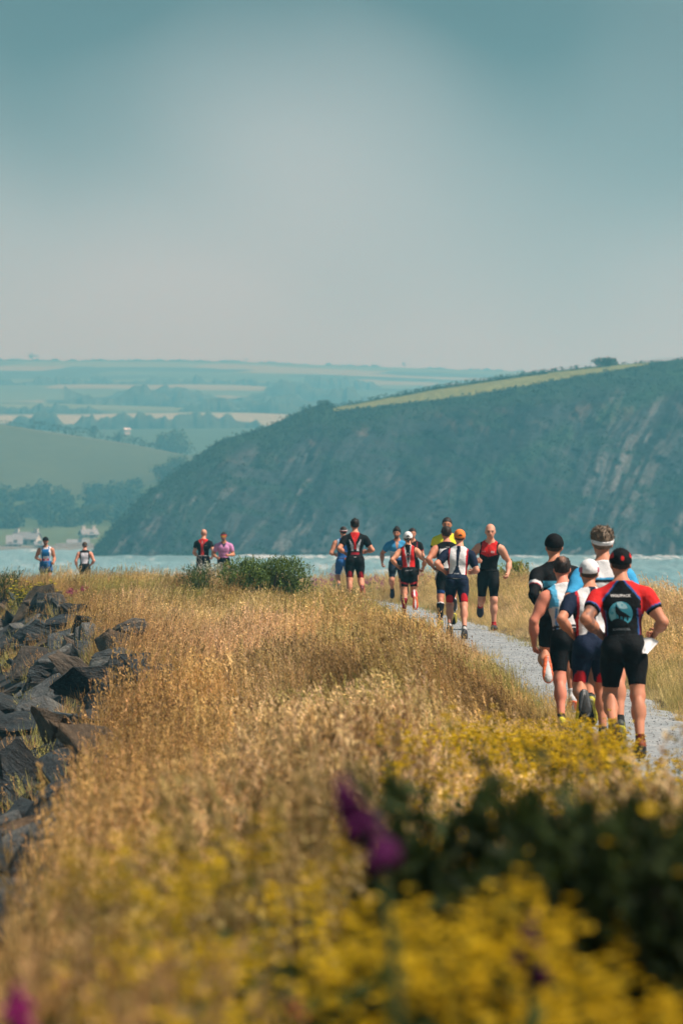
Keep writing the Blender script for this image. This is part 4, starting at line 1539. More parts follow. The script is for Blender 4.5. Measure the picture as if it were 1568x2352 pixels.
        if style == 'knot':
            p = [self.hc + self.Rh @ np.array(q) for q in ((0, -0.02, 0.11), (0.0, -0.03, 0.15))]
            mb = MB().tube([tuple(q) for q in p], [0.022, 0.012], 8)
            obj('topknot', mesh_of('topknot', mb.v, mb.f, m_hair, True, np.tile(hc_, (len(mb.v), 1))), self.root)

    def make_cap(self, kind, colour, brimc):
        """kind: cap, visor or band"""
        def fld(G, X):
            d = [X[i] - self.hc[i] for i in range(3)]
            hx, hy, hz = (d[0] * self.Rh[0, k] + d[1] * self.Rh[1, k] + d[2] * self.Rh[2, k] for k in range(3))
            F = G['cran'] - (0.016 if kind == 'cap' else 0.015)
            lo = hz - 0.016 - 0.34 * hy
            if kind == 'cap':
                return np.maximum(F, -lo / 1.06)
            if kind == 'band':
                return np.maximum(F, np.abs(hz - 0.030 - 0.12 * hy) - 0.013)
            return np.maximum(F, np.abs(hz - 0.020 - 0.30 * hy) - 0.019)
        o = self.garment({'cap': 'cap', 'visor': 'visor', 'band': 'headband'}[kind], ['cran'], colour, fld, vx=0.007)
        if kind in ('cap', 'visor') and o is not None:
            v, f = [], []
            n1, n2 = 9, 5
            for i in range(n1):
                a = math.radians(-68 + 136 * i / (n1 - 1))
                for j in range(n2):
                    q = j / (n2 - 1)
                    x_ = math.sin(a) * (0.083 + 0.0 * q)
                    y_ = 0.022 + math.cos(a) * (0.068 + 0.075 * q)
                    z_ = 0.046 - 0.018 * q - 0.020 * (math.sin(a) ** 2)
                    v.append(self.hc + self.Rh @ np.array((x_, y_, z_)))
            v = np.array(v)
            up = self.Rh[:, 2] * 0.005
            F1 = grid_faces(n1, n2)
            n0 = len(v)
            rim = [i * n2 + (n2 - 1) for i in range(n1)]
            faces = [tuple(x) for x in F1] + [tuple(x[::-1] + n0) for x in F1] + [(rim[i], rim[i + 1], rim[i + 1] + n0, rim[i] + n0) for i in range(n1 - 1)]
            obj('brim', mesh_of('brim', np.concatenate([v + up, v]), faces, m_cloth, True, np.tile(np.array(brimc), (2 * n0, 1))), o)

    def make_shoe(self, nm, upper, sole):
        ank, f, u = self.foot[nm]
        upper, sole = np.array(upper), np.array(sole)

        def loc(X):
            d = [X[i] - ank[i] for i in range(3)]
            return d[0], d[0] * f[0] + d[1] * f[1] + d[2] * f[2], d[0] * u[0] + d[1] * u[1] + d[2] * u[2]

        def fu(G, X):
            _, lf, lu = loc(X)
            F = G['foot' + nm] - 0.007
            F = np.maximum(F, lu - 0.012 + 0.05 * np.abs(lf - 0.02))
            return np.maximum(F, -0.078 - lu)

        def fs(G, X):
            _, lf, lu = loc(X)
            F = G['foot' + nm] - 0.013
            rise = 0.03 * np.clip((lf - 0.12) / 0.08, 0, 1) ** 2
            return np.maximum(np.maximum(F, lu + 0.064 - rise), -0.092 - lu + rise)

        def cu(I):
            q = (I['v'] - ank) @ np.stack([np.array((1.0, 0, 0)), f, u], 1)
            c = np.tile(upper, (len(q), 1))
            m = (np.abs(np.sin((q[:, 1] + q[:, 2] * 0.8) * 60)) > 0.86) & (q[:, 2] < -0.03) & (np.abs(q[:, 0]) > 0.02)
            c[m] = c[m] * 0.4 + sole * 0.5
            return c

        def cs(I):
            q = (I['v'] - ank) @ np.stack([np.array((1.0, 0, 0)), f, u], 1)
            c = np.tile(sole, (len(q), 1))
            m = (q[:, 2] < -0.083) & (np.abs(q[:, 0]) < 0.012)
            c[m] = c[m] * 0.5 + 0.25
            m2 = (q[:, 2] < -0.083) & (np.sin(q[:, 1] * 150) > 0.6)
            c[m2] *= 0.7
            return c
        o = self.garment('shoe', ['foot' + nm], cu, fu, vx=max(0.0075, self.vox * 0.66), mat=m_shoe)
        self.garment('sole', ['foot' + nm], cs, fs, vx=max(0.0065, self.vox * 0.58), mat=m_shoe, parent=o)

    # -------- things printed on or worn over the clothes
    def project(self, name, on, P2, faces, colour, centre, size, back=True, off=0.0035, rotdeg=0.0, axis=None):
        """lay a flat design (P2 in -1..1 units) on the cloth: rays along the torso's front-back axis"""
        v, q = self.surf[on]
        if not hasattr(self, 'bvh'):
            self.bvh = {}
        if on not in self.bvh:
            self.bvh[on] = BVHTree.FromPolygons([tuple(p) for p in v], [tuple(int(i) for i in f) for f in q])
        s = -1 if back else 1
        P2 = np.asarray(P2, float)
        a = math.radians(rotdeg)
        out = []
        dr = self.T @ np.array((0, -s, 0.0))
        for x_, z_ in P2:
            x2, z2 = x_ * math.cos(a) - z_ * math.sin(a), x_ * math.sin(a) + z_ * math.cos(a)
            xt = centre[0] + x2 * size * (1 if back else -1)
            p = self.T @ np.array((xt, s * 0.6, centre[1] + z2 * size))
            hit = self.bvh[on].ray_cast(Vector(p), Vector(dr))
            if hit[0] is None:
                out.append(tuple(self.T @ np.array((xt, s * 0.09, centre[1] + z2 * size))))
            else:
                out.append(tuple(hit[0] + Vector(-dr) * off))
        return obj(name, mesh_of(name, out, faces, m_print, True, np.tile(np.array(colour), (len(out), 1))), self.root)

    def text(self, on, s, colour, centre, width, back=True, off=0.004, bold=0.02, rotdeg=0):
        cu_ = bpy.data.curves.new('lettering', 'FONT')
        cu_.body = s
        cu_.align_x, cu_.align_y = 'CENTER', 'CENTER'
        cu_.resolution_u = 2
        cu_.offset = bold
        tmp = bpy.data.objects.new('lettering_tmp', cu_)
        COL.objects.link(tmp)
        dg = bpy.context.evaluated_depsgraph_get()
        me = bpy.data.meshes.new_from_object(tmp.evaluated_get(dg))
        bpy.data.objects.remove(tmp)
        bm = bmesh.new()
        bm.from_mesh(me)
        bmesh.ops.triangulate(bm, faces=bm.faces)
        P2 = np.array([(p.co.x, p.co.y) for p in bm.verts])
        fc = [tuple(p.index for p in f.verts) for f in bm.faces]
        bm.free()
        P2 = P2 - (P2.max(0) + P2.min(0)) / 2
        P2 = P2 / (P2[:, 0].max() * 2)
        return self.project('lettering', on, P2, fc, colour, centre, width, back, off, rotdeg)

    def poly(self, name, on, outline, colour, centre, size, back=True, off=0.004, fine=None):
        """a flat printed shape from its outline"""
        bm = bmesh.new()
        vs__ = [bm.verts.new((p[0], p[1], 0)) for p in outline]
        fa = bm.faces.new(vs__)
        bmesh.ops.triangulate(bm, faces=[fa])
        if fine:
            bmesh.ops.subdivide_edges(bm, edges=bm.edges[:], cuts=fine, use_grid_fill=True)
            bmesh.ops.triangulate(bm, faces=bm.faces[:])
        bm.verts.index_update()
        P2 = [(p.co.x, p.co.y) for p in bm.verts]
        fc = [tuple(p.index for p in f.verts) for f in bm.faces]
        bm.free()
        return self.project(name, on, P2, fc, colour, centre, size, back, off)

    def belt(self, colour, z=0.075, h=0.018):
        self.garment('race_belt', ['torso'], colour, lambda G, X: np.maximum(G['torso'] - 0.0165, np.abs(self.tlin(X, 2) - z) - h))

    def bib(self, centre, wdt, hgt, rz=0.0, tilt=0.0, number=None, strip=None, name='race_bib', colour=WHITE, taper=0.0, roll=0.0):
        """a paper number hung on the belt: a slightly curled sheet with thickness"""
        n1, n2 = 7, 7
        v = []
        R = self.T @ rot('Z', rz) @ rot('X', tilt) @ rot('Y', roll)
        c0 = self.T @ np.array(centre, float)
        cc = []
        for th_ in (0, 0.004):
            for i in range(n1):
                for j in range(n2):
                    a, b_ = (i / (n1 - 1) - 0.5) * wdt, -(j / (n2 - 1)) * hgt
                    bend_ = 0.05 * wdt * math.cos(a / wdt * 5) + 0.03 * hgt * math.sin(b_ / hgt * 5 + a * 10)
                    a2 = a * (1 - taper * (-b_ / hgt)) - taper * 0.35 * wdt * (-b_ / hgt)
                    v.append(c0 + R @ np.array((a2, -bend_ * (1 + 2 * taper) - th_, b_ * (1 - 0.25 * taper * abs(a / wdt)))))
                    q = -b_ / hgt
                    cc.append(np.array((0.55, 0.03, 0.05)) if strip and strip[0] < q < strip[1] else np.array(colour))
        F1 = grid_faces(n1, n2)
        n0 = n1 * n2
        faces = [tuple(x) for x in F1] + [tuple(x[::-1] + n0) for x in F1]
        rimi = [i * n2 for i in range(n1)] + [(n1 - 1) * n2 + j for j in range(1, n2)] + [i * n2 + n2 - 1 for i in range(n1 - 2, -1, -1)] + [j for j in range(n2 - 2, 0, -1)]
        for a, b_ in zip(rimi, rimi[1:] + rimi[:1]):
            faces.append((a, b_, b_ + n0, a + n0))
        return obj(name, mesh_of(name, v, faces, m_print, True, np.array(cc)), self.root)

    def glasses(self, colour, z=0.004, up=0.0):
        self.garment('sunglasses', ['cran', 'jaw'], colour, lambda G, X: self._gl(G, X, z), vx=0.006)

    def _gl(self, G, X, z):
        d = [X[i] - self.hc[i] for i in range(3)]
        hx, hy, hz = (d[0] * self.Rh[0, k] + d[1] * self.Rh[1, k] + d[2] * self.Rh[2, k] for k in range(3))
        F = np.maximum(smin(G['cran'], G['jaw'], 0.025) - 0.010, np.abs(hz - z) - np.where(hy > 0.05, 0.017, 0.006))
        return np.maximum(F, -(hy - 0.0))
# ------------------------------------------------------------------ the runners
def paint(I, base, *layers):
    c = np.tile(np.array(base, float), (len(I['x']), 1))
    for m, col in layers:
        c[m] = np.array(col)
    return c


GREY = np.array((0.12, 0.13, 0.15))
STRIDE_R = ((-16, 10, 8, 2), (26, 84, 10, 4))        # right foot down, left leg swinging
STRIDE_L = ((26, 84, 10, 4), (-16, 10, 8, 2))
G_RUN = 'runners on the gravel path'

# ---- nearest group on the right


def wolf_top(I):
    x, y, z = np.abs(I['x']), I['y'], I['z']
    edge = 0.045 + (0.52 - z) * 0.80          # raglan seam from the neck to the armpit
    red = ((x > edge + 0.016) & (z > 0.30)) | I['arm']
    blue = (x > edge - 0.004) & (x <= edge + 0.016) & (z > 0.30) & ~I['arm']
    cuff = I['arm'] & (I['t'] > 0.50)
    bl2 = I['arm'] & (I['t'] > 0.46) & (I['t'] <= 0.50)
    sideb = (x > 0.128) & (x < 0.140) & (z <= 0.30)
    sider = (x >= 0.140) & (z <= 0.30) & ~I['arm']
    return paint(I, BLACK, (sider, (0.16, 0.012, 0.04)), (sideb, (0.02, 0.07, 0.20)), (red, RED), (blue, (0.02, 0.10, 0.30)), (bl2, (0.03, 0.12, 0.36)), (cuff, BLACK))


def tattoo(side, dens=0.5):
    def fn(I, c):
        m = (I['side'] == side) & ((I['limb'] == 'uarm') | (I['limb'] == 'farm')) & (I['ld'] < 0.09) & (np.abs(I['x']) > 0.12)
        n_ = fbm(I['v'][:, 0] * 22, I['v'][:, 1] * 22, I['v'][:, 2] * 22, 15, 3)
        k = np.clip((n_ - 0.42) * 8, 0, 1) * m * dens
        return c * (1 - k[:, None]) + np.array((0.05, 0.055, 0.06)) * k[:, None]
    return fn


def wolf_cap(I):
    hx, hy, hz = I['hx'], I['hy'], I['hz']
    side = (np.abs(hx) > 0.070) & (hz > 0.045) & (hz < 0.095) & (hy < 0.02)
    emblem = (np.sqrt((hx / 0.015) ** 2 + ((hz - 0.034) / 0.019) ** 2) < 1) & (hy < -0.05)
    return paint(I, BLACK, (side, RED), (emblem, RED))


p18 = Person('runner in black jersey with red shoulders and a howling wolf printed on the back', 1432, 1265, 32.1, 2, wide=1.10, lean=8, twist=-9, roll=-3, yaw=6, pitch=-6,
             legs=((-14, 12, 0, 1), (4, 62, 28, 3)), arms=((-8, 40, 84, 0.30), (-40, 30, 95, 0.55)), vox=0.0115,
             top=('jersey', wolf_top), sleeve=0.58, shorts=('shorts', BLACK), short_t=0.78, shoe=(0.30, 0.07, 0.02), sole=(0.03, 0.025, 0.025), sock=(0.10, 0.012, 0.012), sock_t=0.86,
             hairc=(0.015, 0.012, 0.012), hair='short', cap=('cap', wolf_cap, BLACK), arm_fn=tattoo(-1, 0.6), hem=-0.055, group=G_RUN)
p18.text('jersey', 'WOLFPACK', (0.72, 0.70, 0.70), (-0.004, 0.415), 0.175, bold=0.03, rotdeg=-3)
ring = [(math.cos(a), math.sin(a)) for a in np.linspace(0, 2 * math.pi, 41)[:-1]]
p18.project('moon_emblem', 'jersey', [(0, 0)] + [(c_ * k / 4, s_ * k / 4) for k in range(1, 5) for c_, s_ in ring],
            [(0, 1 + i, 1 + (i + 1) % 40) for i in range(40)] + [(1 + (k - 1) * 40 + i, 1 + k * 40 + i, 1 + k * 40 + (i + 1) % 40, 1 + (k - 1) * 40 + (i + 1) % 40) for k in range(1, 4) for i in range(40)],
            (0.06, 0.33, 0.44), (-0.010, 0.262), 0.102, off=0.003)
p18.poly('moon_pale_print', 'jersey', [(-0.30, 0.93), (0.1, 0.98), (0.5, 0.7), (0.62, 0.4), (0.25, 0.35), (-0.1, 0.45), (-0.28, 0.8)], (0.33, 0.56, 0.62), (-0.010, 0.262), 0.102, off=0.0045)  # paler shapes in the moon print
p18.poly('moon_pale_print', 'jersey', [(-0.75, 0.35), (-0.42, 0.80), (-0.45, 0.2), (-0.40, -0.35), (-0.78, -0.55), (-0.93, -0.1)], (0.20, 0.48, 0.56), (-0.010, 0.262), 0.102, off=0.0045)
p18.poly('wolf_emblem', 'jersey', [(-0.36, 0.82), (-0.30, 0.62), (-0.18, 0.45), (-0.02, 0.28), (0.16, 0.12), (0.36, 0.02), (0.56, -0.12), (0.68, -0.24), (0.90, -0.34), (0.72, -0.36), (0.62, -0.34), (0.62, -0.62),
                                  (0.55, -0.62), (0.50, -0.36), (0.30, -0.30), (0.24, -0.58), (0.16, -0.58), (0.14, -0.28), (-0.02, -0.22), (-0.08, -0.50), (-0.16, -0.50), (-0.20, -0.16), (-0.36, -0.02),
                                  (-0.42, 0.20), (-0.42, 0.50)], BLACK, (-0.010, 0.262), 0.102, off=0.006)
p18.poly('hill_emblem', 'jersey', [(-0.86, -0.62), (-0.6, -0.46), (-0.3, -0.40), (0.0, -0.48), (0.3, -0.62), (0.6, -0.86), (0.3, -1.02), (0.0, -1.04), (-0.4, -0.98)], BLACK, (-0.010, 0.262), 0.102, off=0.006)
p18.text('jersey', 'ELA/ND/1/2EL', (0.20, 0.22, 0.24), (-0.008, 0.128), 0.150, bold=0.01, rotdeg=-2)
p18.bib((0.225, -0.03, 0.040), 0.17, 0.17, 30, -20, None, None, taper=0.75, roll=14)

HUUB_R = (0.52, 0.015, 0.025)


def hub_top(I):
    x, y, z = np.abs(I['x']), I['y'], I['z']
    cw = 0.022 + 0.010 * np.clip((z - 0.33) / 0.12, 0, 1) + 0.105 * np.clip((0.22 - z) / 0.20, 0, 1) ** 1.6
    white = (x < 0.134) & (x > cw) & (z > 0.045)
    redp = (x >= 0.134) & (x < 0.158) & ~I['arm']
    back = y < 0.03
    band = (z < 0.045) & (z > 0.012)
    low = z <= 0.012
    return paint(I, NAVY, (white & back, WHITE), (redp & (z > 0.02), HUUB_R), (band, WHITE * 0.95), (low, NAVY))


def hub_short(I):
    th = I['limb'] == 'thigh'
    red = th & (I['t'] > 0.50) & (I['ly'] < 0.02) & (I['lx'] > -0.045) & (np.sqrt(((I['t'] - 0.78) / 0.26) ** 2 + ((I['lx'] - 0.01) / 0.062) ** 2) < 1)
    return paint(I, NAVY, (red, HUUB_R))


p17 = Person('runner in white cap and navy, red and white race suit beside the wolf jersey', 1366, 1290, 33.6, 3, wide=1.02, lean=15, twist=8, roll=2, yaw=-4, pitch=-6,
             legs=((18, 36, 5, 2), (2, 86, 30, 4)), arms=((-5, 22, 95, 0.5), (-30, 40, 88, 0.75)), vox=0.0125,
             top=('race_top', hub_top), sleeve=0.72, shorts=('shorts', hub_short), short_t=0.80, shoe=(0.20, 0.20, 0.20), sole=(0.035, 0.04, 0.045), sock=(0.03, 0.03, 0.03), sock_t=0.9,
             hairc=(0.05, 0.035, 0.025), hair='crop', cap=('cap', lambda I: paint(I, WHITE, ((np.abs(I['hx']) > 0.072) & (I['hz'] < 0.05), (0.45, 0.10, 0.16))), WHITE), hem=-0.02, group=G_RUN, dx=-0.03)
p17.text('race_top', 'HUUB', (0.35, 0.38, 0.42), (0.05, 0.075), 0.075)

p16 = Person('tall runner with tousled fair hair, white visor and light blue sleeves', 1387, 1215, 34.4, 0, wide=1.04, lean=5, twist=8, yaw=4, pitch=0,
             legs=STRIDE_R, arms=((-15, 30, 95, 0.4), (-35, 40, 85, 0.7)), vox=0.014,
             top=('jersey', lambda I: paint(I, SKY, ((np.abs(I['x']) < 0.155) & (I['z'] > 0.40) & (I['y'] < 0.05) & ~I['arm'], WHITE), ((I['z'] < 0.385) & (I['z'] > 0.35) & (np.abs(I['x']) < 0.15), BLACK), ((I['z'] < 0.35) & (np.abs(I['x']) < 0.13), WHITE * 0.9))), sleeve=0.93,
             shorts=('shorts', BLACK), shoe=(0.04, 0.05, 0.04), sole=(0.55, 0.5, 0.05), sock=(0.02, 0.02, 0.02), sock_t=0.86, hairc=(0.15, 0.108, 0.075), hair='spiky', cap=('visor', WHITE, WHITE), group=G_RUN)


def vest15(I):
    z, x = I['z'], I['x']
    return paint(I, WHITE, ((z > 0.30) & (np.abs(x) > 0.10), (0.10, 0.42, 0.68)), ((np.abs(x + 0.09 - 0.1 * (z - 0.2)) < 0.008) & (z < 0.3), (0.75, 0.5, 0.08)), ((np.abs(x + 0.125) < 0.010) & (z < 0.28), (0.12, 0.3, 0.6)),
                 ((np.abs(z - 0.10) < 0.018), (0.03, 0.03, 0.04)), ((np.abs(z - 0.035) < 0.006), (0.65, 0.5, 0.2)))


p15 = Person('dark haired runner in white vest with bare pink arm reaching down', 1312, 1282, 35.6, 4, wide=1.06, lean=11, twist=8, roll=-3, yaw=-6, pitch=-8,
             legs=((26, 78, 10, 2), (-15, 8, 10, 2)), arms=((-25, 20, 95, 0.5), (2, 44, 26, 0.05)), vox=0.0135, skin=np.array((0.62, 0.27, 0.20)),
             top=('vest', vest15), sleeve=0.0, shorts=('shorts', BLACK), short_t=0.80, shoe=(0.72, 0.66, 0.04), sole=(0.6, 0.55, 0.05), sock=(0.02, 0.02, 0.02), sock_t=0.87,
             hairc=(0.022, 0.014, 0.012), hair='spot', hem=-0.045, group=G_RUN, dx=-0.03)


def stripe14(I):
    z, y = I['z'], I['y']
    band = (z > 0.285) & (z < 0.345) & ~I['arm']
    g1 = (z > 0.185) & (z < 0.245) & ~I['arm'] & (y < 0.05)
    cuff = I['arm'] & (I['t'] > 0.46) & (I['t'] < 0.56)
    cuff2 = I['arm'] & (I['t'] >= 0.56) & (I['t'] < 0.60)
    return paint(I, BLACK * 1.2, (band, (0.06, 0.30, 0.46)), (g1, GREY * 0.6), (cuff, WHITE), (cuff2, (0.45, 0.05, 0.07)))


p14 = Person('runner in black cap and long dark jersey with light blue chest band', 1282, 1230, 39.4, 3, wide=1.06, lean=8, twist=8, roll=-2, yaw=-3, pitch=-3,
             legs=((-14, 8, 4, 2), (6, 92, 26, 7)), arms=((-18, 24, 90, 0.5), (-34, 26, 88, 0.7)), vox=0.013,
             top=('jersey', stripe14), sleeve=0.64, shorts=('shorts', BLACK), short_t=0.70, shoe=(0.55, 0.56, 0.58), sole=(0.82, 0.16, 0.05), sock=(0.65, 0.65, 0.66), sock_t=0.80,
             hairc=(0.03, 0.02, 0.015), hair='crop', cap=('cap', BLACK, BLACK), group=G_RUN)
for nm in 'RL':
    p14.garment('arm_warmer', ['uarm' + nm, 'farm' + nm], BLACK, lambda G, X, nm=nm: np.maximum(np.maximum(smin(G['uarm' + nm], G['farm' + nm], 0.02) - 0.005, (0.58 - p14.along(X, 'uarm' + nm)[0]) * 0.28 - 9 * (p14.along(X, 'farm' + nm)[0] > 0.03)), (p14.along(X, 'farm' + nm)[0] - 0.92) * 0.24))
p14.text('jersey', 'kwir', (0.6, 0.6, 0.62), (0.0, 0.43), 0.06, bold=0.01)
p14.bib((-0.15, 0.03, 0.075), 0.10, 0.15, -75, -6, None, (0.25, 0.85))

# ---- middle group


def bald13(I):
    z, x, y = I['z'], np.abs(I['x']), I['y']
    low = 0.285 + 0.35 * x
    chest = (y > 0) & (z > low)
    yoke = (y <= 0) & (z > 0.30)
    trim = (x > 0.125) & (z > 0.34)
    zipl = (x < 0.005) & (y > 0) & (z > 0.26)
    return paint(I, BLACK * 1.15, (chest | yoke, RED), (trim, BLACK), (zipl, (0.10, 0.02, 0.02)))


p13 = Person('bald runner in red and black sleeveless suit coming towards the camera', 1121, 1204, 64.4, 180, wide=1.0, lean=6, twist=-11, roll=-4, yaw=4, pitch=-4, skin=np.array((0.60, 0.35, 0.27)),
             legs=((-8, 66, 30, 3), (12, 14, -6, 0)), arms=((12, 50, 84, 0.9), (-22, 40, 70, -0.05)), vox=0.0115,
             top=('race_top', bald13), sleeve=0.0, shorts=('shorts', BLACK * 1.4), short_t=0.88, shoe=(0.016, 0.028, 0.05), sole=(0.05, 0.05, 0.05), sock=(0.42, 0.02, 0.03), sock_t=0.86,
             hairc=(0.35, 0.22, 0.16), hair='stubble', face='light', group=G_RUN)
p13.text('race_top', 'ROYCE', (0.7, 0.6, 0.6), (0.075, 0.375), 0.06, back=False, bold=0.0)
p13.text('race_top', 'ERDE', (0.75, 0.70, 0.72), (-0.070, 0.382), 0.055, back=False, bold=0.04)
p13.text('race_top', 'TRAINS', (0.75, 0.70, 0.72), (-0.070, 0.362), 0.06, back=False, bold=0.02)
p13.belt(BLACK * 0.8, 0.055, 0.012)
MB_ = MB()
e_, w_ = p13.seg['farmR']
wp = e_ + (w_ - e_) * 0.90
dv = (w_ - e_) / np.linalg.norm(w_ - e_)
MB_.tube([tuple(wp - dv * 0.018), tuple(wp + dv * 0.018)], [0.036, 0.036], 10)
MB_.build('wristwatch', simple_mat('watch_black', (0.015, 0.015, 0.018), 0.4), p13.root, True)


def orange_cap(I):
    op = (np.sqrt((I['hx'] / 0.033) ** 2 + ((I['hz'] - 0.018) / 0.030) ** 2) < 1) & (I['hy'] < -0.04) & (I['hz'] > 0.014)
    return paint(I, (0.78, 0.22, 0.05), (op, (0.05, 0.03, 0.02)))


p12 = Person('runner in orange cap and white backed navy race suit seen from behind', 1049, 1218, 60.4, 0, wide=1.07, lean=9, twist=-9, roll=3, yaw=8, pitch=0, skin=np.array((0.60, 0.32, 0.24)),
             legs=((-16, 14, 14, 2), (14, 52, 10, 3)), arms=((-2, 34, 92, 0.40), (-36, 40, 95, 0.6)), vox=0.012,
             top=('race_top', hub_top), sleeve=0.78, shorts=('shorts', hub_short), short_t=0.86, shoe=(0.5, 0.5, 0.5), sole=(0.10, 0.10, 0.12), sock=(0.02, 0.02, 0.02), sock_t=0.9,
             hairc=(0.06, 0.04, 0.03), hair='crop', cap=('cap', orange_cap, (0.78, 0.22, 0.05)), hem=-0.01, group=G_RUN)
p12.text('race_top', 'HUUB', (0.45, 0.48, 0.52), (0, 0.085), 0.085, bold=0.02)
p12.belt(BLACK, 0.0, 0.010)
p12.poly('belt_pouch', 'race_top', [(-1, 0.16), (1, 0.2), (0.8, -0.12), (0, -0.22), (-0.8, -0.14)], WHITE * 0.9, (0.0, -0.012), 0.07, off=0.012)


def vest11(I):
    z, x, y = I['z'], np.abs(I['x']), I['y']
    white = (z < 0.42) & (z > 0.20) & (x < 0.15)
    lw = (z <= 0.20) & (x < 0.075)
    return paint(I, BLACK, (white | lw, WHITE))


p11 = Person('dark haired runner in black yoked white vest half hidden by the orange cap', 1026, 1210, 65.6, 2, wide=1.08, lean=5, twist=5, yaw=6, pitch=0,
             legs=((22, 66, 5, 2), (-12, 12, 6, 4)), arms=((-5, 24, 90, 0.5), (-34, 46, 92, 0.5)), vox=0.015, skin=np.array((0.50, 0.24, 0.16)),
             top=('vest', vest11), sleeve=0.0, shorts=('shorts', lambda I: paint(I, BLACK * 1.2, ((I['limb'] == 'thigh') & (I['t'] > 0.72), (0.02, 0.06, 0.2)))), short_t=0.86, shoe=(0.04, 0.04, 0.03), sole=(0.7, 0.6, 0.1),
             sock=lambda I: paint(I, BLACK * 1.1, ((I['t'] < 0.33) & (I['limb'] == 'shin'), WHITE * 0.9)), sock_t=0.28, hairc=(0.03, 0.02, 0.016), hair='short', group=G_RUN)
p11.text('vest', 'HUUB', (0.5, 0.5, 0.52), (0, 0.45), 0.06)
p11.bib((-0.15, -0.06, 0.03), 0.13, 0.17, 25, 20, None, None, colour=(0.34, 0.33, 0.31))

p10 = Person('dark haired runner in bright yellow top facing the camera behind the others', 1026, 1189, 71, 180, wide=1.05, lean=4, yaw=-4, pitch=-2, skin=np.array((0.46, 0.24, 0.15)),
             legs=STRIDE_R, arms=((0, 22, 90, 0.5), (-10, 22, 90, 0.4)), vox=0.016, top=('shirt', lambda I: paint(I, (0.72, 0.70, 0.04), (I['arm'] & (I['t'] > 0.40), BLACK))), sleeve=0.55,
             shorts=('shorts', BLACK), hairc=(0.018, 0.013, 0.012), hair='crop', face='dark', beard=(0.16, 0.09, 0.06), sock=(0.02, 0.02, 0.02), sock_t=0.85, group=G_RUN)


def red8(I):
    z, x, y = I['z'], np.abs(I['x']), I['y']
    v_ = 0.012 + 0.14 * (z - 0.12)
    white = (np.abs(x - v_) < 0.0125) & (y < 0.02) & (z > 0.06)
    cen = (x < v_) & (y < 0.02)
    side = x > 0.128
    return paint(I, RED * 0.95, (side, BLACK * 1.2), (cen, BLACK), (white, (0.42, 0.43, 0.45)))


def short8(I):
    th = I['limb'] == 'thigh'
    band = th & (np.abs(I['t'] - 0.56 + I['lx'] * 0.5) < 0.04)
    return paint(I, BLACK * 1.1, (band, (0.42, 0.02, 0.03)))


def sock8(side):
    def fn(I):
        rim_ = (I['t'] < 0.32) & (I['limb'] == 'shin')
        st = (np.abs(I['lx']) < 0.016) & (I['ly'] < 0)
        base_ = (0.58, 0.05, 0.07) if side == 1 else (0.34, 0.025, 0.04)
        return paint(I, base_, (st & (side == 1), WHITE), (rim_, (0.6, 0.5, 0.52)))
    return fn


def white_cap8(I):
    op = (np.sqrt((I['hx'] / 0.036) ** 2 + ((I['hz'] - 0.020) / 0.032) ** 2) < 1) & (I['hy'] < -0.03) & (I['hz'] > 0.016)
    return paint(I, WHITE, (op, (0.012, 0.01, 0.01)))


p8 = Person('woman in white cap, red and black race top and red knee socks', 939, 1223, 71, 2, wide=0.94, lean=8, twist=-8, roll=-3, yaw=0, pitch=-2, skin=np.array((0.58, 0.32, 0.22)),
            legs=((-4, 66, 30, 2), (-8, 10, 4, 3)), arms=((-4, 50, 62, 0.25), (-38, 48, 95, 0.45)), vox=0.0125,
            top=('race_top', red8), sleeve=0.0, shorts=('shorts', short8), short_t=0.72, shoe=(0.75, 0.12, 0.03), sole=(0.80, 0.13, 0.03), sock=(sock8(1), sock8(-1)), sock_t=0.30,
            hairc=(0.02, 0.013, 0.01), hair='tail', cap=('cap', white_cap8, WHITE), hem=0.02, group=G_RUN)
p8.text('race_top', 'catelli', (0.40, 0.05, 0.06), (0, 0.30), 0.15, bold=0.01)
p8.text('shorts', 'catel cai', (0.36, 0.37, 0.40), (0, 0.005), 0.14, bold=0.0)
p8.poly('emblem', 'race_top', [(-0.5, -0.6), (0, 1), (0.5, -0.6), (0, -0.3)], (0.75, 0.6, 0.6), (0.0, 0.365), 0.018, off=0.005)


def shirt7(I):
    z, y = I['z'], I['y']
    up = (z > 0.27) | I['arm']
    whiteb = (z > 0.14) & (z <= 0.255) & (np.abs(I['x']) < 0.165) & ~I['arm']
    line = (z > 0.255) & (z <= 0.27) & ~I['arm']
    vneck = (y > 0) & (np.abs(I['x']) < 0.024 * np.clip((z - 0.30) / 0.1, 0, 1.5)) & (z > 0.30)
    return paint(I, (0.03, 0.12, 0.34), (up, (0.045, 0.26, 0.50)), (whiteb, (0.40, 0.47, 0.54)), (line, WHITE), (vneck, (0.48, 0.25, 0.17)))


p7 = Person('bearded runner with dark quiff in blue zip jersey facing the camera', 911, 1213, 85.2, 176, wide=1.08, belly=0.02, lean=5, twist=4, yaw=-6, pitch=-2, skin=np.array((0.50, 0.26, 0.18)),
            legs=((20, 78, 20, 3), (-12, 16, 14, 2)), arms=((-20, 44, 50, 0.0), (14, 26, 90, 0.5)), vox=0.015, top=('jersey', shirt7), sleeve=0.62,
            shorts=('shorts', (0.022, 0.035, 0.06)), short_t=0.86, shoe=(0.014, 0.025, 0.055), sole=(0.02, 0.02, 0.03), sock=(0.02, 0.02, 0.03), sock_t=0.85, hairc=(0.012, 0.01, 0.01), hair='quiff', face='dark', beard=(0.05, 0.03, 0.025), group=G_RUN)

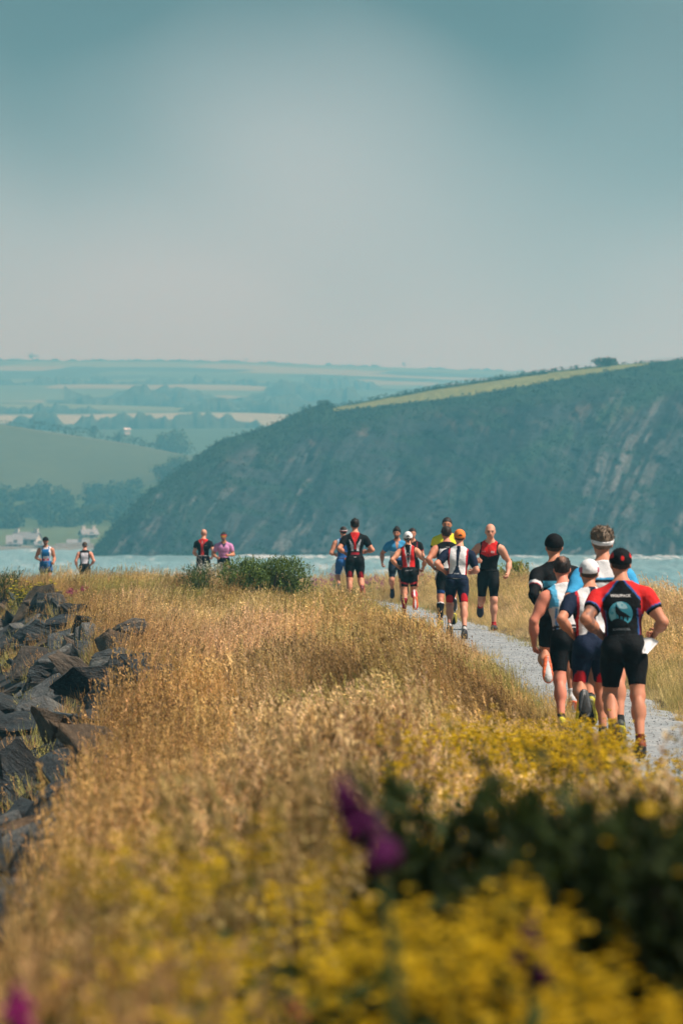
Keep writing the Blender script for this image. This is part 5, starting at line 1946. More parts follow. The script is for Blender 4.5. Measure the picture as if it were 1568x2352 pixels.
p9 = Person('runner in black top with red chest patches peering out behind the woman', 946, 1214, 88.6, 183, wide=0.98, lean=4, yaw=4, pitch=0, skin=np.array((0.55, 0.30, 0.21)),
            legs=STRIDE_L, arms=((0, 24, 90, 0.4), (5, 24, 90, 0.5)), vox=0.017,
            top=('shirt', lambda I: paint(I, BLACK * 1.2, ((fbm(I['x'] * 16, I['z'] * 12, 0, 44, 3) > 0.55) & (np.abs(I['x']) < 0.12), (0.30, 0.02, 0.03)), (I['arm'] & (I['t'] > 0.5), (0.4, 0.03, 0.05)))), sleeve=0.58,
            shorts=('shorts', BLACK), hairc=(0.03, 0.014, 0.012), hair='short', face='dark', sock=(0.02, 0.02, 0.02), sock_t=0.85, group=G_RUN)


def black6(I):
    z, x, y = I['z'], np.abs(I['x']), I['y']
    back = y < 0.03
    redc = back & (x < 0.018 + 0.07 * np.clip((z - 0.33) / 0.18, 0, 1)) & (z > 0.20)
    out = 0.082 + 0.05 * np.clip((z - 0.2) / 0.25, 0, 1)
    inn = 0.028 + 0.115 * np.clip((z - 0.27) / 0.17, 0, 1)
    white = back & (x > inn) & (x < out) & (z > 0.165) & (z < 0.43)
    bandr = back & (x < 0.085) & (z > 0.085) & (z < 0.135)
    return paint(I, BLACK, (redc, RED), (white, (0.52, 0.53, 0.58)), (bandr, (0.33, 0.015, 0.03)))


def short6(I):
    th = I['limb'] == 'thigh'
    red = th & (I['t'] > 0.56) & (np.sqrt(((I['t'] - 0.80) / 0.25) ** 2 + ((I['lx'] - 0.005) / 0.05) ** 2) < 1) & (I['ly'] < 0.02)
    return paint(I, BLACK, (red, (0.30, 0.012, 0.02)))


p6 = Person('runner with topknot in black suit with red spine and silver panels', 815, 1193, 79.6, 3, wide=1.08, lean=4, twist=-2, yaw=2, pitch=0, skin=np.array((0.58, 0.30, 0.21)),
            legs=((-2, 68, 24, 3), (-10, 12, 6, 3)), arms=((-4, 46, 88, 0.5), (-32, 38, 95, 0.65)), vox=0.0125,
            top=('race_top', black6), sleeve=0.66, shorts=('shorts', short6), short_t=0.86, shoe=(0.05, 0.02, 0.02), sole=(0.35, 0.03, 0.03), sock=(0.02, 0.02, 0.02), sock_t=0.85,
            hairc=(0.016, 0.012, 0.011), hair='knot', hem=-0.01, group=G_RUN)
p6.belt(BLACK, 0.03, 0.016)
p6.text('race_top', 'VT', (0.6, 0.4, 0.4), (0, 0.465), 0.022, bold=0.0)
p6.poly('emblem', 'race_top', [(-1, 0.1), (-0.4, 0.3), (0, 0.0), (0.4, 0.3), (1, 0.1), (0.5, -0.2), (-0.5, -0.2)], (0.45, 0.47, 0.5), (0, 0.035), 0.03, off=0.02)

p5 = Person('runner in plain blue sleeveless suit with red and white headband', 789, 1210, 90, 8, wide=1.06, lean=4, twist=-6, yaw=8, pitch=0, skin=np.array((0.52, 0.28, 0.20)),
            legs=STRIDE_R, arms=((-14, 28, 92, 0.5), (-14, 34, 95, 0.5)), vox=0.015,
            top=('race_top', lambda I: paint(I, BLUE, ((np.abs(I['x'] + 0.03 - 0.05 * (I['z'] - 0.2)) < 0.005) & (I['y'] < 0) & (I['z'] > 0.12) & (I['z'] < 0.34), (0.35, 0.5, 0.65)), ((np.abs(I['x']) > 0.118) & (I['z'] > 0.36), (0.4, 0.55, 0.7)))), sleeve=0.0,
            shorts=('shorts', lambda I: paint(I, BLUE, ((I['limb'] == 'thigh') & (I['t'] > 0.80), (0.40, 0.47, 0.60)))), short_t=0.88, shoe=(0.05, 0.06, 0.1), sole=(0.2, 0.2, 0.2), sock=(0.4, 0.4, 0.4), sock_t=0.88,
            hairc=(0.03, 0.018, 0.015), hair='crop', cap=('band', lambda I: paint(I, (0.55, 0.03, 0.06), (I['hz'] - 0.12 * I['hy'] > 0.034, WHITE)), WHITE), group=G_RUN)
p5.belt((0.05, 0.02, 0.08), 0.04, 0.011)
p5.poly('belt_pouch', 'race_top', [(-0.6, 0.5), (0.6, 0.5), (0.5, -0.7), (-0.5, -0.7)], (0.30, 0.08, 0.03), (0.045, 0.03), 0.04, off=0.02)

# ---- far runners on the left


def red3(I):
    z, x, y = I['z'], np.abs(I['x']), I['y']
    w_ = 0.035 + 0.02 * np.clip((0.2 - z) / 0.2, 0, 1) + 0.11 * np.clip((z - 0.38) / 0.13, 0, 1) ** 1.3
    m = (y < 0.02) & (x < w_)
    seam = (y < 0.02) & (x >= w_) & (x < w_ + 0.006)
    return paint(I, BLACK, (seam, GREY), (m & ~I['arm'], RED))


p3 = Person('bald runner in black jersey with wide red spine stripe and white belt', 467, 1216, 110, -6, wide=1.08, lean=3, twist=-8, yaw=-5, pitch=0, skin=np.array((0.60, 0.34, 0.26)),
            legs=STRIDE_L, arms=((-20, 38, 70, 0.35), (-10, 18, 75, 0.2)), vox=0.0165, top=("jersey", red3), sleeve=0.58, shorts=('shorts', BLACK), short_t=0.8, hairc=(0.2, 0.13, 0.10), hair='stubble',
            sock=(0.02, 0.02, 0.02), sock_t=0.85, group=G_RUN)
p3.belt(WHITE * 0.8, 0.06, 0.012)
p3.text('jersey', 'ORCA', (0.6, 0.6, 0.62), (0.095, 0.35), 0.045, bold=0.03)
p3.poly('emblem', 'jersey', [(-0.25, 1), (0.1, 1), (0.3, -1), (-0.05, -1)], (0.7, 0.55, 0.55), (-0.004, 0.45), 0.05, off=0.005)

p4 = Person('runner in pink jersey, red headband and mirrored sunglasses', 514, 1223, 108, 186, wide=1.08, lean=4, twist=-4, yaw=-14, pitch=0, skin=np.array((0.46, 0.24, 0.15)),
            legs=STRIDE_R, arms=((-8, 30, 78, 0.4), (4, 26, 86, 0.75)), vox=0.016,
            top=('jersey', lambda I: paint(I, (0.56, 0.24, 0.47), ((I['y'] > 0) & (np.abs(I['x']) < 0.055 * np.clip((I['z'] - 0.37) / 0.1, 0, 1.2)) & (I['z'] > 0.37), (0.02, 0.025, 0.05)))), sleeve=0.66,
            shorts=('shorts', lambda I: paint(I, BLACK, ((I['limb'] == 'thigh') & (np.abs(I['t'] - 0.55) < 0.10) & (I['ly'] > 0), (0.5, 0.06, 0.03)))), short_t=0.8, hairc=(0.02, 0.015, 0.013), hair='short', face='dark', beard=(0.2, 0.11, 0.08),
            cap=('band', (0.55, 0.04, 0.06), (0.5, 0.04, 0.06)), sock=(0.02, 0.02, 0.02), sock_t=0.85, hem=-0.05, group=G_RUN)
p4.glasses(lambda I: paint(I, (0.02, 0.02, 0.02), ((I['hy'] > 0.055), (0.55, 0.30, 0.03))), 0.002)
p4.text('jersey', 'ROC WATTBIKE', (0.10, 0.03, 0.09), (0, 0.25), 0.20, back=False, bold=0.03)
p4.text('jersey', 'fitter', (0.12, 0.04, 0.11), (-0.06, 0.34), 0.06, back=False, bold=0.01)
p4.text('jersey', 'carneig', (0.10, 0.03, 0.09), (0.04, 0.15), 0.11, back=False, bold=0.03)

p2 = Person('runner in white backed black sleeveless suit with visor, seen from behind', 195, 1245, 122, -4, wide=1.08, lean=4, twist=4, yaw=2, pitch=0, skin=np.array((0.62, 0.32, 0.24)),
            legs=STRIDE_R, arms=((-8, 34, 62, 0.5), (-10, 30, 45, 0.15)), vox=0.0165,
            top=('race_top', lambda I: paint(I, BLACK, ((I['z'] < 0.445) & (I['z'] > 0.02) & (np.abs(I['x']) < np.where(I['z'] > 0.2, 0.128, 0.062 + 0.33 * np.clip(I['z'], 0, 0.2))), (0.60, 0.59, 0.66)))), sleeve=0.0,
            shorts=('shorts', BLACK), short_t=0.86, hairc=(0.06, 0.035, 0.02), hair='crop', cap=('visor', GREY, GREY), sock=(0.02, 0.02, 0.02), sock_t=0.85, group=G_RUN)
p2.bib((0.165, 0.0, 0.0), 0.12, 0.20, 50, 6, None, (0.35, 0.85))


def tank1(I):
    z, x, y = I['z'], np.abs(I['x']), I['y']
    return paint(I, (0.02, 0.16, 0.42), ((x > 0.128) & (z < 0.42), WHITE * 0.9), ((x > 0.112) & (z >= 0.36), WHITE * 0.85), ((z > 0.455) & (x < 0.09), WHITE * 0.8))


p1 = Person('runner in blue vest, blue shorts and black cap with a race number', 106, 1234, 122, 186, wide=1.08, lean=4, twist=-8, yaw=-4, pitch=-4, skin=np.array((0.46, 0.23, 0.15)),
            legs=((-6, 22, 8, 2), (22, 62, 8, 2)), arms=((-14, 34, 92, 0.5), (-4, 20, 70, 0.0)), vox=0.0165, top=('vest', tank1), sleeve=0.0, shorts=('shorts', (0.022, 0.12, 0.33)), short_t=0.62, loose=0.035,
            hairc=(0.03, 0.02, 0.015), hair='crop', face='dark', beard=(0.10, 0.06, 0.045), cap=('cap', BLACK, BLACK), sock=(0.02, 0.02, 0.02), sock_t=0.85, hem=-0.02, group=G_RUN)
for nm in 'RL':
    p1.garment('under_shorts', ['thigh' + nm], BLACK, lambda G, X, nm=nm: np.maximum(np.maximum(G['thigh' + nm] - 0.006, (p1.along(X, 'thigh' + nm)[0] - 0.76) * 0.42), (0.3 - p1.along(X, 'thigh' + nm)[0]) * 0.42))
p1.project('race_bib', 'vest', [(-1, 1), (0, 1), (1, 1), (-1, 0.3), (0, 0.3), (1, 0.3), (-1, -0.55), (0, -0.55), (1, -0.55), (-1, -0.8), (0, -0.8), (1, -0.8)],
           [(0, 3, 4, 1), (1, 4, 5, 2), (6, 9, 10, 7), (7, 10, 11, 8)], WHITE, (-0.015, 0.135), 0.088, back=False, off=0.010)
p1.project('bib_panel', 'vest', [(-1, 0.3), (0, 0.3), (1, 0.3), (-1, -0.55), (0, -0.55), (1, -0.55)], [(0, 3, 4, 1), (1, 4, 5, 2)], (0.50, 0.02, 0.05), (-0.015, 0.135), 0.088, back=False, off=0.0095)
p1.text('vest', 'TENBY', (0.03, 0.03, 0.04), (-0.015, 0.192), 0.13, back=False, off=0.014, bold=0.03)
p1.text('vest', '750', (0.75, 0.72, 0.74), (-0.015, 0.125), 0.085, back=False, off=0.014, bold=0.04)
for p_ in [o for o in bpy.data.objects if o.name.startswith('person')]:
    print('PERSON', p_['label'][:40], 'scale %.2f' % p_.scale.x, [round(q, 2) for q in p_.location], 'path', round(float(path_x(p_.location.y)), 2))
# ------------------------------------------------------------------ plants
def inst_mat(name, rough=0.75, trans=0.35, spec=0.2):
    """plant colour: the plant's own tint times its own leaf colour"""
    m, n, l, b = mat_new(name)
    a = N(n, 'ShaderNodeAttribute', attribute_name='plant_tint', attribute_type='INSTANCER')
    v = N(n, 'ShaderNodeAttribute', attribute_name='tint')
    c = mixc(n, l, 1.0, a.outputs['Color'], v.outputs['Color'], 'MULTIPLY')
    l.new(c, b.inputs['Base Color'])
    b.inputs['Roughness'].default_value = rough
    b.inputs['Specular IOR Level'].default_value = spec
    t = N(n, 'ShaderNodeBsdfTranslucent')
    l.new(c, t.inputs['Color'])
    mx = N(n, 'ShaderNodeMixShader')
    mx.inputs[0].default_value = trans
    l.new(b.outputs[0], mx.inputs[1])
    l.new(t.outputs[0], mx.inputs[2])
    l.new(mx.outputs[0], n['Material Output'].inputs['Surface'])
    return m


m_grass = inst_mat('dry_grass_blade', 0.75, 0.42)
m_wild = tint_mat('wild_plant', 0.7, 0.2, None, 0, 0.3)
ONE = np.array((1.0, 1.0, 1.0))


class Ribbons:
    def __init__(self):
        self.v, self.f, self.c = [], [], []

    def blade(self, base, tip, bow, w, col, seg=3):
        base, tip, bow = np.asarray(base, float), np.asarray(tip, float), np.asarray(bow, float)
        ax = tip - base
        side = np.cross(ax, rng.normal(size=3))
        side /= np.linalg.norm(side) + 1e-9
        n0 = len(self.v)
        for i in range(seg):
            t = i / seg
            p = base + ax * t + bow * (t * (1 - t) * 4 * 0.5 + t * t)
            ww = w * (1 - 0.65 * t)
            self.v += [p - side * ww, p + side * ww]
            self.c += [col, col]
        self.v.append(base + ax + bow)
        self.c.append(col)
        for i in range(seg - 1):
            a = n0 + 2 * i
            self.f += [(a, a + 1, a + 3), (a, a + 3, a + 2)]
        a = n0 + 2 * (seg - 1)
        self.f.append((a, a + 1, a + 2))
        return base + ax + bow

    def leaf(self, p, d, L, w, col, nrm=None):
        d = np.asarray(d, float)
        d = d / (np.linalg.norm(d) + 1e-9)
        s = np.cross(d, rng.normal(size=3) if nrm is None else nrm)
        s /= np.linalg.norm(s) + 1e-9
        p = np.asarray(p, float)
        n0 = len(self.v)
        self.v += [p, p + d * L * 0.5 - s * w, p + d * L, p + d * L * 0.5 + s * w]
        self.c += [col] * 4
        self.f += [(n0, n0 + 1, n0 + 2), (n0, n0 + 2, n0 + 3)]

    def mesh(self, name, mat):
        return mesh_of(name, np.array(self.v), np.array(self.f), mat, False, np.array(self.c))


def tuft(seed, blades, stems, h, spread, heavy=1.0):
    global rng
    rng = np.random.default_rng(seed)
    R = Ribbons()
    for k in range(blades):
        a, rr = rng.uniform(0, 6.28), spread * rng.random() ** 0.6
        base = (math.cos(a) * rr, math.sin(a) * rr, -0.03)
        hh = h * rng.uniform(0.45, 0.85)
        tip = (base[0] + rng.normal(0, 0.05), base[1] + rng.normal(0, 0.05), hh)
        R.blade(base, tip, (rng.normal(0.0, 0.10), rng.normal(0, 0.10), -0.08 * rng.random()), rng.uniform(0.0035, 0.0065), ONE * rng.uniform(0.62, 1.1) * np.array((1, rng.uniform(0.92, 1.06), rng.uniform(0.7, 1.0))))
    for k in range(stems):
        a, rr = rng.uniform(0, 6.28), spread * rng.random() ** 0.6
        base = np.array((math.cos(a) * rr, math.sin(a) * rr, -0.03))
        hh = h * rng.uniform(0.8, 1.2)
        tip = base + np.array((rng.normal(0, 0.05), rng.normal(0, 0.05), hh))
        bow = np.array((rng.normal(0.03, 0.05), rng.normal(0, 0.05), -0.02))
        cst = ONE * rng.uniform(0.8, 1.15)
        e = R.blade(base, tip, bow, 0.0022, cst * np.array((0.95, 0.95, 0.8)), 3)
        d = (e - base)
        d /= np.linalg.norm(d)
        hc_ = ONE * rng.uniform(0.85, 1.3) * np.array((1.0, rng.uniform(0.86, 1.0), rng.uniform(0.75, 1.0)))
        L = 0.11 * heavy
        nsp = int(9 * heavy)
        for q in range(nsp):
            t = q / nsp
            p = e - d * L * (1 - t)
            dd_ = d * 0.8 + rng.normal(size=3) * 0.45
            R.leaf(p, dd_, rng.uniform(0.018, 0.036), rng.uniform(0.0035, 0.0062), hc_ * rng.uniform(0.8, 1.15))
    return R.mesh('grass_tuft', m_grass)


def short_tuft(seed):
    global rng
    rng = np.random.default_rng(seed)
    R = Ribbons()
    for k in range(26):
        a, rr = rng.uniform(0, 6.28), 0.16 * rng.random() ** 0.5
        base = (math.cos(a) * rr, math.sin(a) * rr, -0.02)
        R.blade(base, (base[0] * 1.3 + rng.normal(0, 0.04), base[1] * 1.3 + rng.normal(0, 0.04), rng.uniform(0.10, 0.28)), (rng.normal(0, 0.06), rng.normal(0, 0.06), -0.02), rng.uniform(0.003, 0.006), ONE * rng.uniform(0.65, 1.15))
    return R.mesh('grass_tuft', m_grass)


def proto_collection(name, meshes):
    c = bpy.data.collections.new(name)
    for k, me in enumerate(meshes):
        o = bpy.data.objects.new('%s_%02d' % (name, k), me)
        c.objects.link(o)
    return c


def scatter(name, pts, eul, scl, tint, idx, coll):
    me = bpy.data.meshes.new(name)
    n_ = len(pts)
    me.vertices.add(n_)
    me.vertices.foreach_set('co', np.asarray(pts, np.float32).ravel())
    for nm, tp, data in (('rot', 'FLOAT_VECTOR', eul), ('scl', 'FLOAT', scl), ('idx', 'INT', idx)):
        a = me.attributes.new(nm, tp, 'POINT')
        a.data.foreach_set('vector' if tp == 'FLOAT_VECTOR' else 'value', np.asarray(data, np.int32 if tp == 'INT' else np.float32).ravel())
    a = me.attributes.new('plant_tint', 'FLOAT_COLOR', 'POINT')
    c = np.ones((n_, 4), np.float32)
    c[:, :3] = tint
    a.data.foreach_set('color', c.ravel())
    o = obj(name, me)
    ng = bpy.data.node_groups.new(name + '_nodes', 'GeometryNodeTree')
    ng.interface.new_socket('Geometry', in_out='INPUT', socket_type='NodeSocketGeometry')
    ng.interface.new_socket('Geometry', in_out='OUTPUT', socket_type='NodeSocketGeometry')
    gi, go = ng.nodes.new('NodeGroupInput'), ng.nodes.new('NodeGroupOutput')
    ip = ng.nodes.new('GeometryNodeInstanceOnPoints')
    ci = ng.nodes.new('GeometryNodeCollectionInfo')
    ci.inputs['Collection'].default_value = coll
    ci.inputs['Separate Children'].default_value = True
    ci.inputs['Reset Children'].default_value = True
    ip.inputs['Pick Instance'].default_value = True

    def na(nm, tp):
        q = ng.nodes.new('GeometryNodeInputNamedAttribute')
        q.data_type = tp
        q.inputs['Name'].default_value = nm
        return q.outputs['Attribute']
    e2r = ng.nodes.new('FunctionNodeEulerToRotation')
    ng.links.new(na('rot', 'FLOAT_VECTOR'), e2r.inputs[0])
    ng.links.new(gi.outputs[0], ip.inputs['Points'])
    ng.links.new(ci.outputs[0], ip.inputs['Instance'])
    ng.links.new(na('idx', 'INT'), ip.inputs['Instance Index'])
    ng.links.new(e2r.outputs[0], ip.inputs['Rotation'])
    ng.links.new(na('scl', 'FLOAT'), ip.inputs['Scale'])
    ng.links.new(ip.outputs[0], go.inputs[0])
    md = o.modifiers.new('scatter', 'NODES')
    md.node_group = ng
    return o


GR = proto_collection('grass_kind', [tuft(1, 24, 6, 0.48, 0.14), tuft(2, 22, 9, 0.54, 0.15), tuft(3, 28, 4, 0.42, 0.13), tuft(4, 18, 12, 0.58, 0.16, 1.2), tuft(5, 20, 9, 0.50, 0.14, 1.4), short_tuft(6), short_tuft(7)])

# where grass grows
r = np.random.default_rng(42)


def sow(n_, y0, y1, xa, xb):
    y = r.uniform(y0, y1, n_)
    x = xa(y) + r.random(n_) * (xb(y) - xa(y))
    return x, y


PAL = {'gold': (0.80, 0.59, 0.25), 'blond': (0.92, 0.73, 0.42), 'brown': (0.36, 0.235, 0.10), 'olive': (0.52, 0.47, 0.17), 'green': (0.20, 0.25, 0.075), 'rust': (0.62, 0.38, 0.16)}
PAL = {k: np.array(v) for k, v in PAL.items()}


def grass_tint(x, y):
    a = fbm(x * 0.5, y * 0.16, 0, 91, 3)
    b_ = fbm(x * 0.9 + 7, y * 0.3, 0, 92, 3)
    g = fbm(x * 0.7 + 3, y * 0.22, 0, 93, 3)
    c = PAL['gold'] * np.ones((len(x), 1))
    def mix(c, col, k):
        k = np.clip(k, 0, 1)[:, None]
        return c * (1 - k) + col * k
    c = mix(c, PAL['blond'], (a - 0.47) * 8)
    c = mix(c, PAL['brown'], (b_ - 0.51) * 8 * 0.8)
    c = mix(c, PAL['olive'], (g - 0.50) * 9 * 0.85)
    blob = lambda x0, y0, sx, sy: np.exp(-((x - x0) / sx) ** 2 - ((y - y0) / sy) ** 2)
    c = mix(c, PAL['blond'] * np.array((1.05, 0.96, 1.0)), 1.6 * blob(-1.75, 46, 1.3, 6.5))
    c = mix(c, PAL['brown'], 0.9 * blob(0.1, 37, 0.9, 4))
    c = mix(c, PAL['rust'], 0.8 * np.clip(1 - (x - x_left(y)) / 1.3, 0, 1))
    c = mix(c, PAL['green'] * 1.6, 0.85 * blob(0.0, 80, 0.9, 4.5))
    c = mix(c, PAL['olive'], 0.6 * blob(-0.6, 60, 1.6, 5))
    c = mix(c, PAL['green'] * 0.9, 0.75 * np.clip((15 - y) / 8, 0, 1) * np.clip((fbm(x * 2, y, 0, 111, 2) - 0.3) * 3, 0, 1))
    c = mix(c, PAL['blond'], 0.6 * np.clip((x - path_x(y)) / 0.8, 0, 1) * np.clip((y - 30) / 10, 0, 1) * np.clip(fbm(x, y * 0.4, 0, 95, 2) * 1.6, 0, 1))
    return c * np.array((1.0, 0.985, 0.95)) * np.where(r.random((len(x), 1)) < 0.16, 0.5, 1.0) * (0.62 + 0.62 * r.random((len(x), 1)))


parts_ = []
# near slope, main meadow, far ridge, right-hand side
for n_, y0, y1, xa, xb in ((4600, 5.7, 16, lambda y: x_left(y) - 0.1, lambda y: 0.12 * y + 0.9), (9500, 16, 36, lambda y: x_left(y) - 0.15, lambda y: 0.11 * y + 0.8),
                           (21000, 36, 92, lambda y: x_left(y) - 0.25, lambda y: path_x(y)), (9000, 92, 134, lambda y: np.maximum(x_left(y), -0.1 * y - 2), lambda y: 0.06 * y),
                           (16000, 30, 108, lambda y: path_x(y), lambda y: 0.098 * y + 1.6)):
    x, y = sow(n_, y0, y1, xa, xb)
    parts_.append((x, y))
x = np.concatenate([p[0] for p in parts_])
y = np.concatenate([p[1] for p in parts_])
off = np.abs(x - path_x(y)) - path_half(y)
wob = 0.62 * (fbm(x * 1.3, y * 0.9, 0, 96, 3) - 0.5)
keep = (off + wob > 0.02) & (y < y_end(x) + 3)
short = np.ones(len(x))
for bx0, by0, bs0 in BXY:
    keep &= ((x - bx0) ** 2 + ((y - by0) * 0.9) ** 2) > (0.42 * bs0) ** 2
    short = np.where((np.abs(x - bx0) < 0.6 * bs0) & (y < by0) & (y > by0 - 3.0), 0.36, short)
short = short[keep]
x, y, off = x[keep], y[keep], off[keep]
z = ground_z(x, y)
n_ = len(x)
k = r.random(n_)
patch = fbm(x * 0.6, y * 0.3, 0, 97, 3)
idx = np.where(patch > 0.52, r.choice([3, 4, 1], n_), r.choice([0, 1, 2, 3], n_))
near_path = off < 0.30
idx = np.where(near_path & (r.random(n_) < 0.6), r.choice([5, 6], n_), idx)
idx = np.where((x < x_left(y) + 0.25) & (r.random(n_) < 0.5), r.choice([5, 6, 2], n_), idx)
scl = 0.86 * r.uniform(0.7, 1.2, n_) * np.clip(0.35 + 1.35 * fbm(x * 0.9, y * 0.55, 0, 98, 3), 0.5, 1.5) * np.clip(0.42 + 0.45 * off, 0.42, 1.0)
scl = scl * short * np.where(y > 105, 0.82, 1.0) * np.where((y > 68) & (y < 84) & (x < -0.2), 0.5, 1.0) * (1 + 0.5 * (noise3(x * 2.2, y * 1.6, 0, 112) - 0.5))
scl = scl * np.where((x > path_x(y)) & (off < 1.2), 0.85, 1.0)
lean_d = 0.36 * (fbm(x * 0.25, y * 0.12, 0, 99, 2) - 0.5) * 2 - 0.30 * np.clip((x + 0.6) / 1.6, -0.7, 1)
eul = np.stack([r.normal(0.0, 0.10, n_), r.normal(0, 0.10, n_) + lean_d, r.uniform(-0.9, 0.9, n_)], -1)
grass = scatter('meadow_grass', np.stack([x, y, z], -1), eul, scl, grass_tint(x, y), idx, GR)
tag(grass, 'tall dry golden meadow grass with ripe seed heads', 'grass', kind='stuff')
print('GRASS', n_)

# grass tufts that root between the rocks
y = r.uniform(14, 92, 900)
x = x_left(y) - r.random(900) ** 1.6 * 2.2
z = ground_z(x, y) + 0.10
keep = fbm(x * 1.2, y * 0.7, 0, 101, 2) > 0.52
x, y, z = x[keep], y[keep], z[keep]
n_ = len(x)
rg = scatter('rock_grass', np.stack([x, y, z], -1), np.stack([r.normal(0, 0.2, n_), r.normal(0, 0.2, n_), r.uniform(0, 6.28, n_)], -1), r.uniform(0.5, 1.0, n_),
             np.where(r.random((n_, 1)) < 0.3, PAL['olive'], PAL['rust']) * r.uniform(0.8, 1.2, (n_, 1)), r.choice([0, 2, 5, 6], n_), GR)
tag(rg, 'thin rusty grass tufts growing between the slate rocks', 'grass', kind='stuff')

# weeds that creep onto the gravel
y = r.uniform(26, 92, 520)
u = np.sign(r.normal(size=520)) * (0.55 + 0.5 * r.random(520))
x = path_x(y) + u * path_half(y)
keep = fbm(x * 1.5, y * 0.8, 0, 131, 2) > 0.5
x, y = x[keep], y[keep]
n_ = len(x)
wd = scatter('path_weeds', np.stack([x, y, ground_z(x, y)], -1), np.stack([r.normal(0, 0.2, n_), r.normal(0, 0.2, n_), r.uniform(0, 6.28, n_)], -1), r.uniform(0.3, 0.75, n_),
             np.where(r.random((n_, 1)) < 0.5, PAL['olive'], PAL['gold']) * r.uniform(0.6, 1.0, (n_, 1)), r.choice([5, 6], n_), GR)
tag(wd, 'short weeds creeping over the edges of the gravel path', 'weeds', kind='stuff')

# ------------------------------------------------------------------ yellow wildflowers
YEL = np.array((0.60, 0.40, 0.012))
GRN = np.array((0.10, 0.135, 0.030))


def blossom(R, p, s, col=YEL, petals=4):
    up = np.array((rng.normal(0, 0.5), rng.normal(0, 0.5) - 0.25, 0.8))
    for q in range(petals):
        a = 6.28 * q / petals + rng.uniform(0, 0.4)
        d = np.array((math.cos(a), math.sin(a), 0.25))
        R.leaf(p, d + up * 0.15, s, s * 0.42, col * rng.uniform(0.85, 1.12), up)


def flower_plant(seed, h, stems, per, bs):
    global rng
    rng = np.random.default_rng(seed)
    R = Ribbons()
    for k in range(stems):
        a = rng.uniform(0, 6.28)
        hh = h * rng.uniform(0.65, 1.1)
        e = R.blade((rng.normal(0, 0.02), rng.normal(0, 0.02), -0.03), (math.cos(a) * 0.16 * hh, math.sin(a) * 0.16 * hh, hh), (rng.normal(0, 0.05), rng.normal(0, 0.05), 0), 0.0034, GRN * rng.uniform(0.8, 1.3), 4)
        for q in range(per):
            p = e + rng.normal(size=3) * np.array((0.024, 0.024, 0.028)) - np.array((0, 0, 0.015))
            R.blade(e - np.array((0, 0, 0.06)), p, (0, 0, 0), 0.0015, GRN, 2)
            blossom(R, p, bs * rng.uniform(0.8, 1.2))
        for q in range(5):
            t = rng.uniform(0.1, 0.75)
            p = np.array((math.cos(a) * 0.16 * hh * t, math.sin(a) * 0.16 * hh * t, hh * t))
            R.leaf(p, rng.normal(size=3) * np.array((1, 1, 0.4)), rng.uniform(0.05, 0.10), rng.uniform(0.010, 0.02), GRN * rng.uniform(0.7, 1.4))
    return R


def leafy_herb(seed):
    global rng
    rng = np.random.default_rng(seed)
    R = Ribbons()
    for k in range(7):
        a = rng.uniform(0, 6.28)
        hh = 0.55 * rng.uniform(0.6, 1.1)
        top = np.array((math.cos(a) * 0.14 * hh, math.sin(a) * 0.14 * hh, hh))
        R.blade((0, 0, -0.03), top, (0, 0, 0), 0.004, GRN * 0.6, 3)
        for q in range(14):
            t = rng.uniform(0.15, 1.0)
            R.leaf(top * t, rng.normal(size=3) * np.array((1, 1, 0.5)), rng.uniform(0.04, 0.09), rng.uniform(0.008, 0.018), GRN * rng.uniform(0.35, 0.9))
    return R


FLK = proto_collection('flower_kind', [flower_plant(s_, 0.55, 5, 12, 0.017).mesh('yellow_flower', m_grass) for s_ in (11, 12, 13)] + [flower_plant(s_, 0.85, 5, 13, 0.017).mesh('yellow_flower', m_grass) for s_ in (14, 15)] + [leafy_herb(s_).mesh('leafy_herb', m_grass) for s_ in (16, 17)])
xs_, ys_, ks_ = [], [], []
for n_, y0, y1, xa, xb, tall in ((170, 5.9, 7.0, lambda y: 0.014 * y, lambda y: 0.095 * y, 0.3), (330, 5.9, 8.5, lambda y: -0.085 * y, lambda y: 0.10 * y + 0.1, 0.35), (520, 8.5, 15, lambda y: -0.035 * y, lambda y: 0.11 * y + 0.2, 0.30), (420, 15, 27, lambda y: 0.005 * y, lambda y: 0.09 * y, 0.1),
                                 (230, 24, 34, lambda y: 0.1 + 0 * y, lambda y: path_x(y) - 0.8, 0.0), (26, 38, 62, lambda y: -2.3 + 0 * y, lambda y: -0.6 + 0 * y, 0.0)):
    x, y = sow(n_, y0, y1, xa, xb)
    xs_.append(x)
    ys_.append(y)
    ks_.append(np.where(r.random(n_) < tall, r.choice([3, 4], n_), r.choice([0, 1, 2], n_)))
x, y, idx = np.concatenate(xs_), np.concatenate(ys_), np.concatenate(ks_)
den = fbm(x * 1.6, y * 0.5, 0, 103, 3) + 0.10 * np.clip(x / 1.0, -1, 1)
keep = ((den > 0.43) | ((y < 7) & (x > 0.014 * y))) & (np.abs(x - path_x(y)) > path_half(y) + 0.25)
x, y, idx = x[keep], y[keep], idx[keep]
n_ = len(x)
idx = np.where((y < 15) & (r.random(n_) < 0.42), r.choice([5, 6], n_), idx)
pxf = CX + x / y * FPX
lim = np.interp(pxf, [-200, 300, 700, 860, 980, 1200, 1600], [2080, 1900, 1900, 2040, 1880, 1800, 1780]) + r.random(n_) ** 1.5 * 330
lim = np.where((pxf > 900) & (y < 7.9), np.interp(pxf, [900, 1240, 1340, 1568], [2000, 2030, 2190, 2260]) + r.random(n_) * 160, lim)
lim = np.where(y > 15, 1640 + r.random(n_) * 60, lim)
hmax = EYE - (lim - HOR) / FPX * y - ground_z(x, y)
fs_ = np.minimum(r.uniform(0.75, 1.12, n_), hmax / np.where((idx == 3) | (idx == 4), 0.92, 0.60))
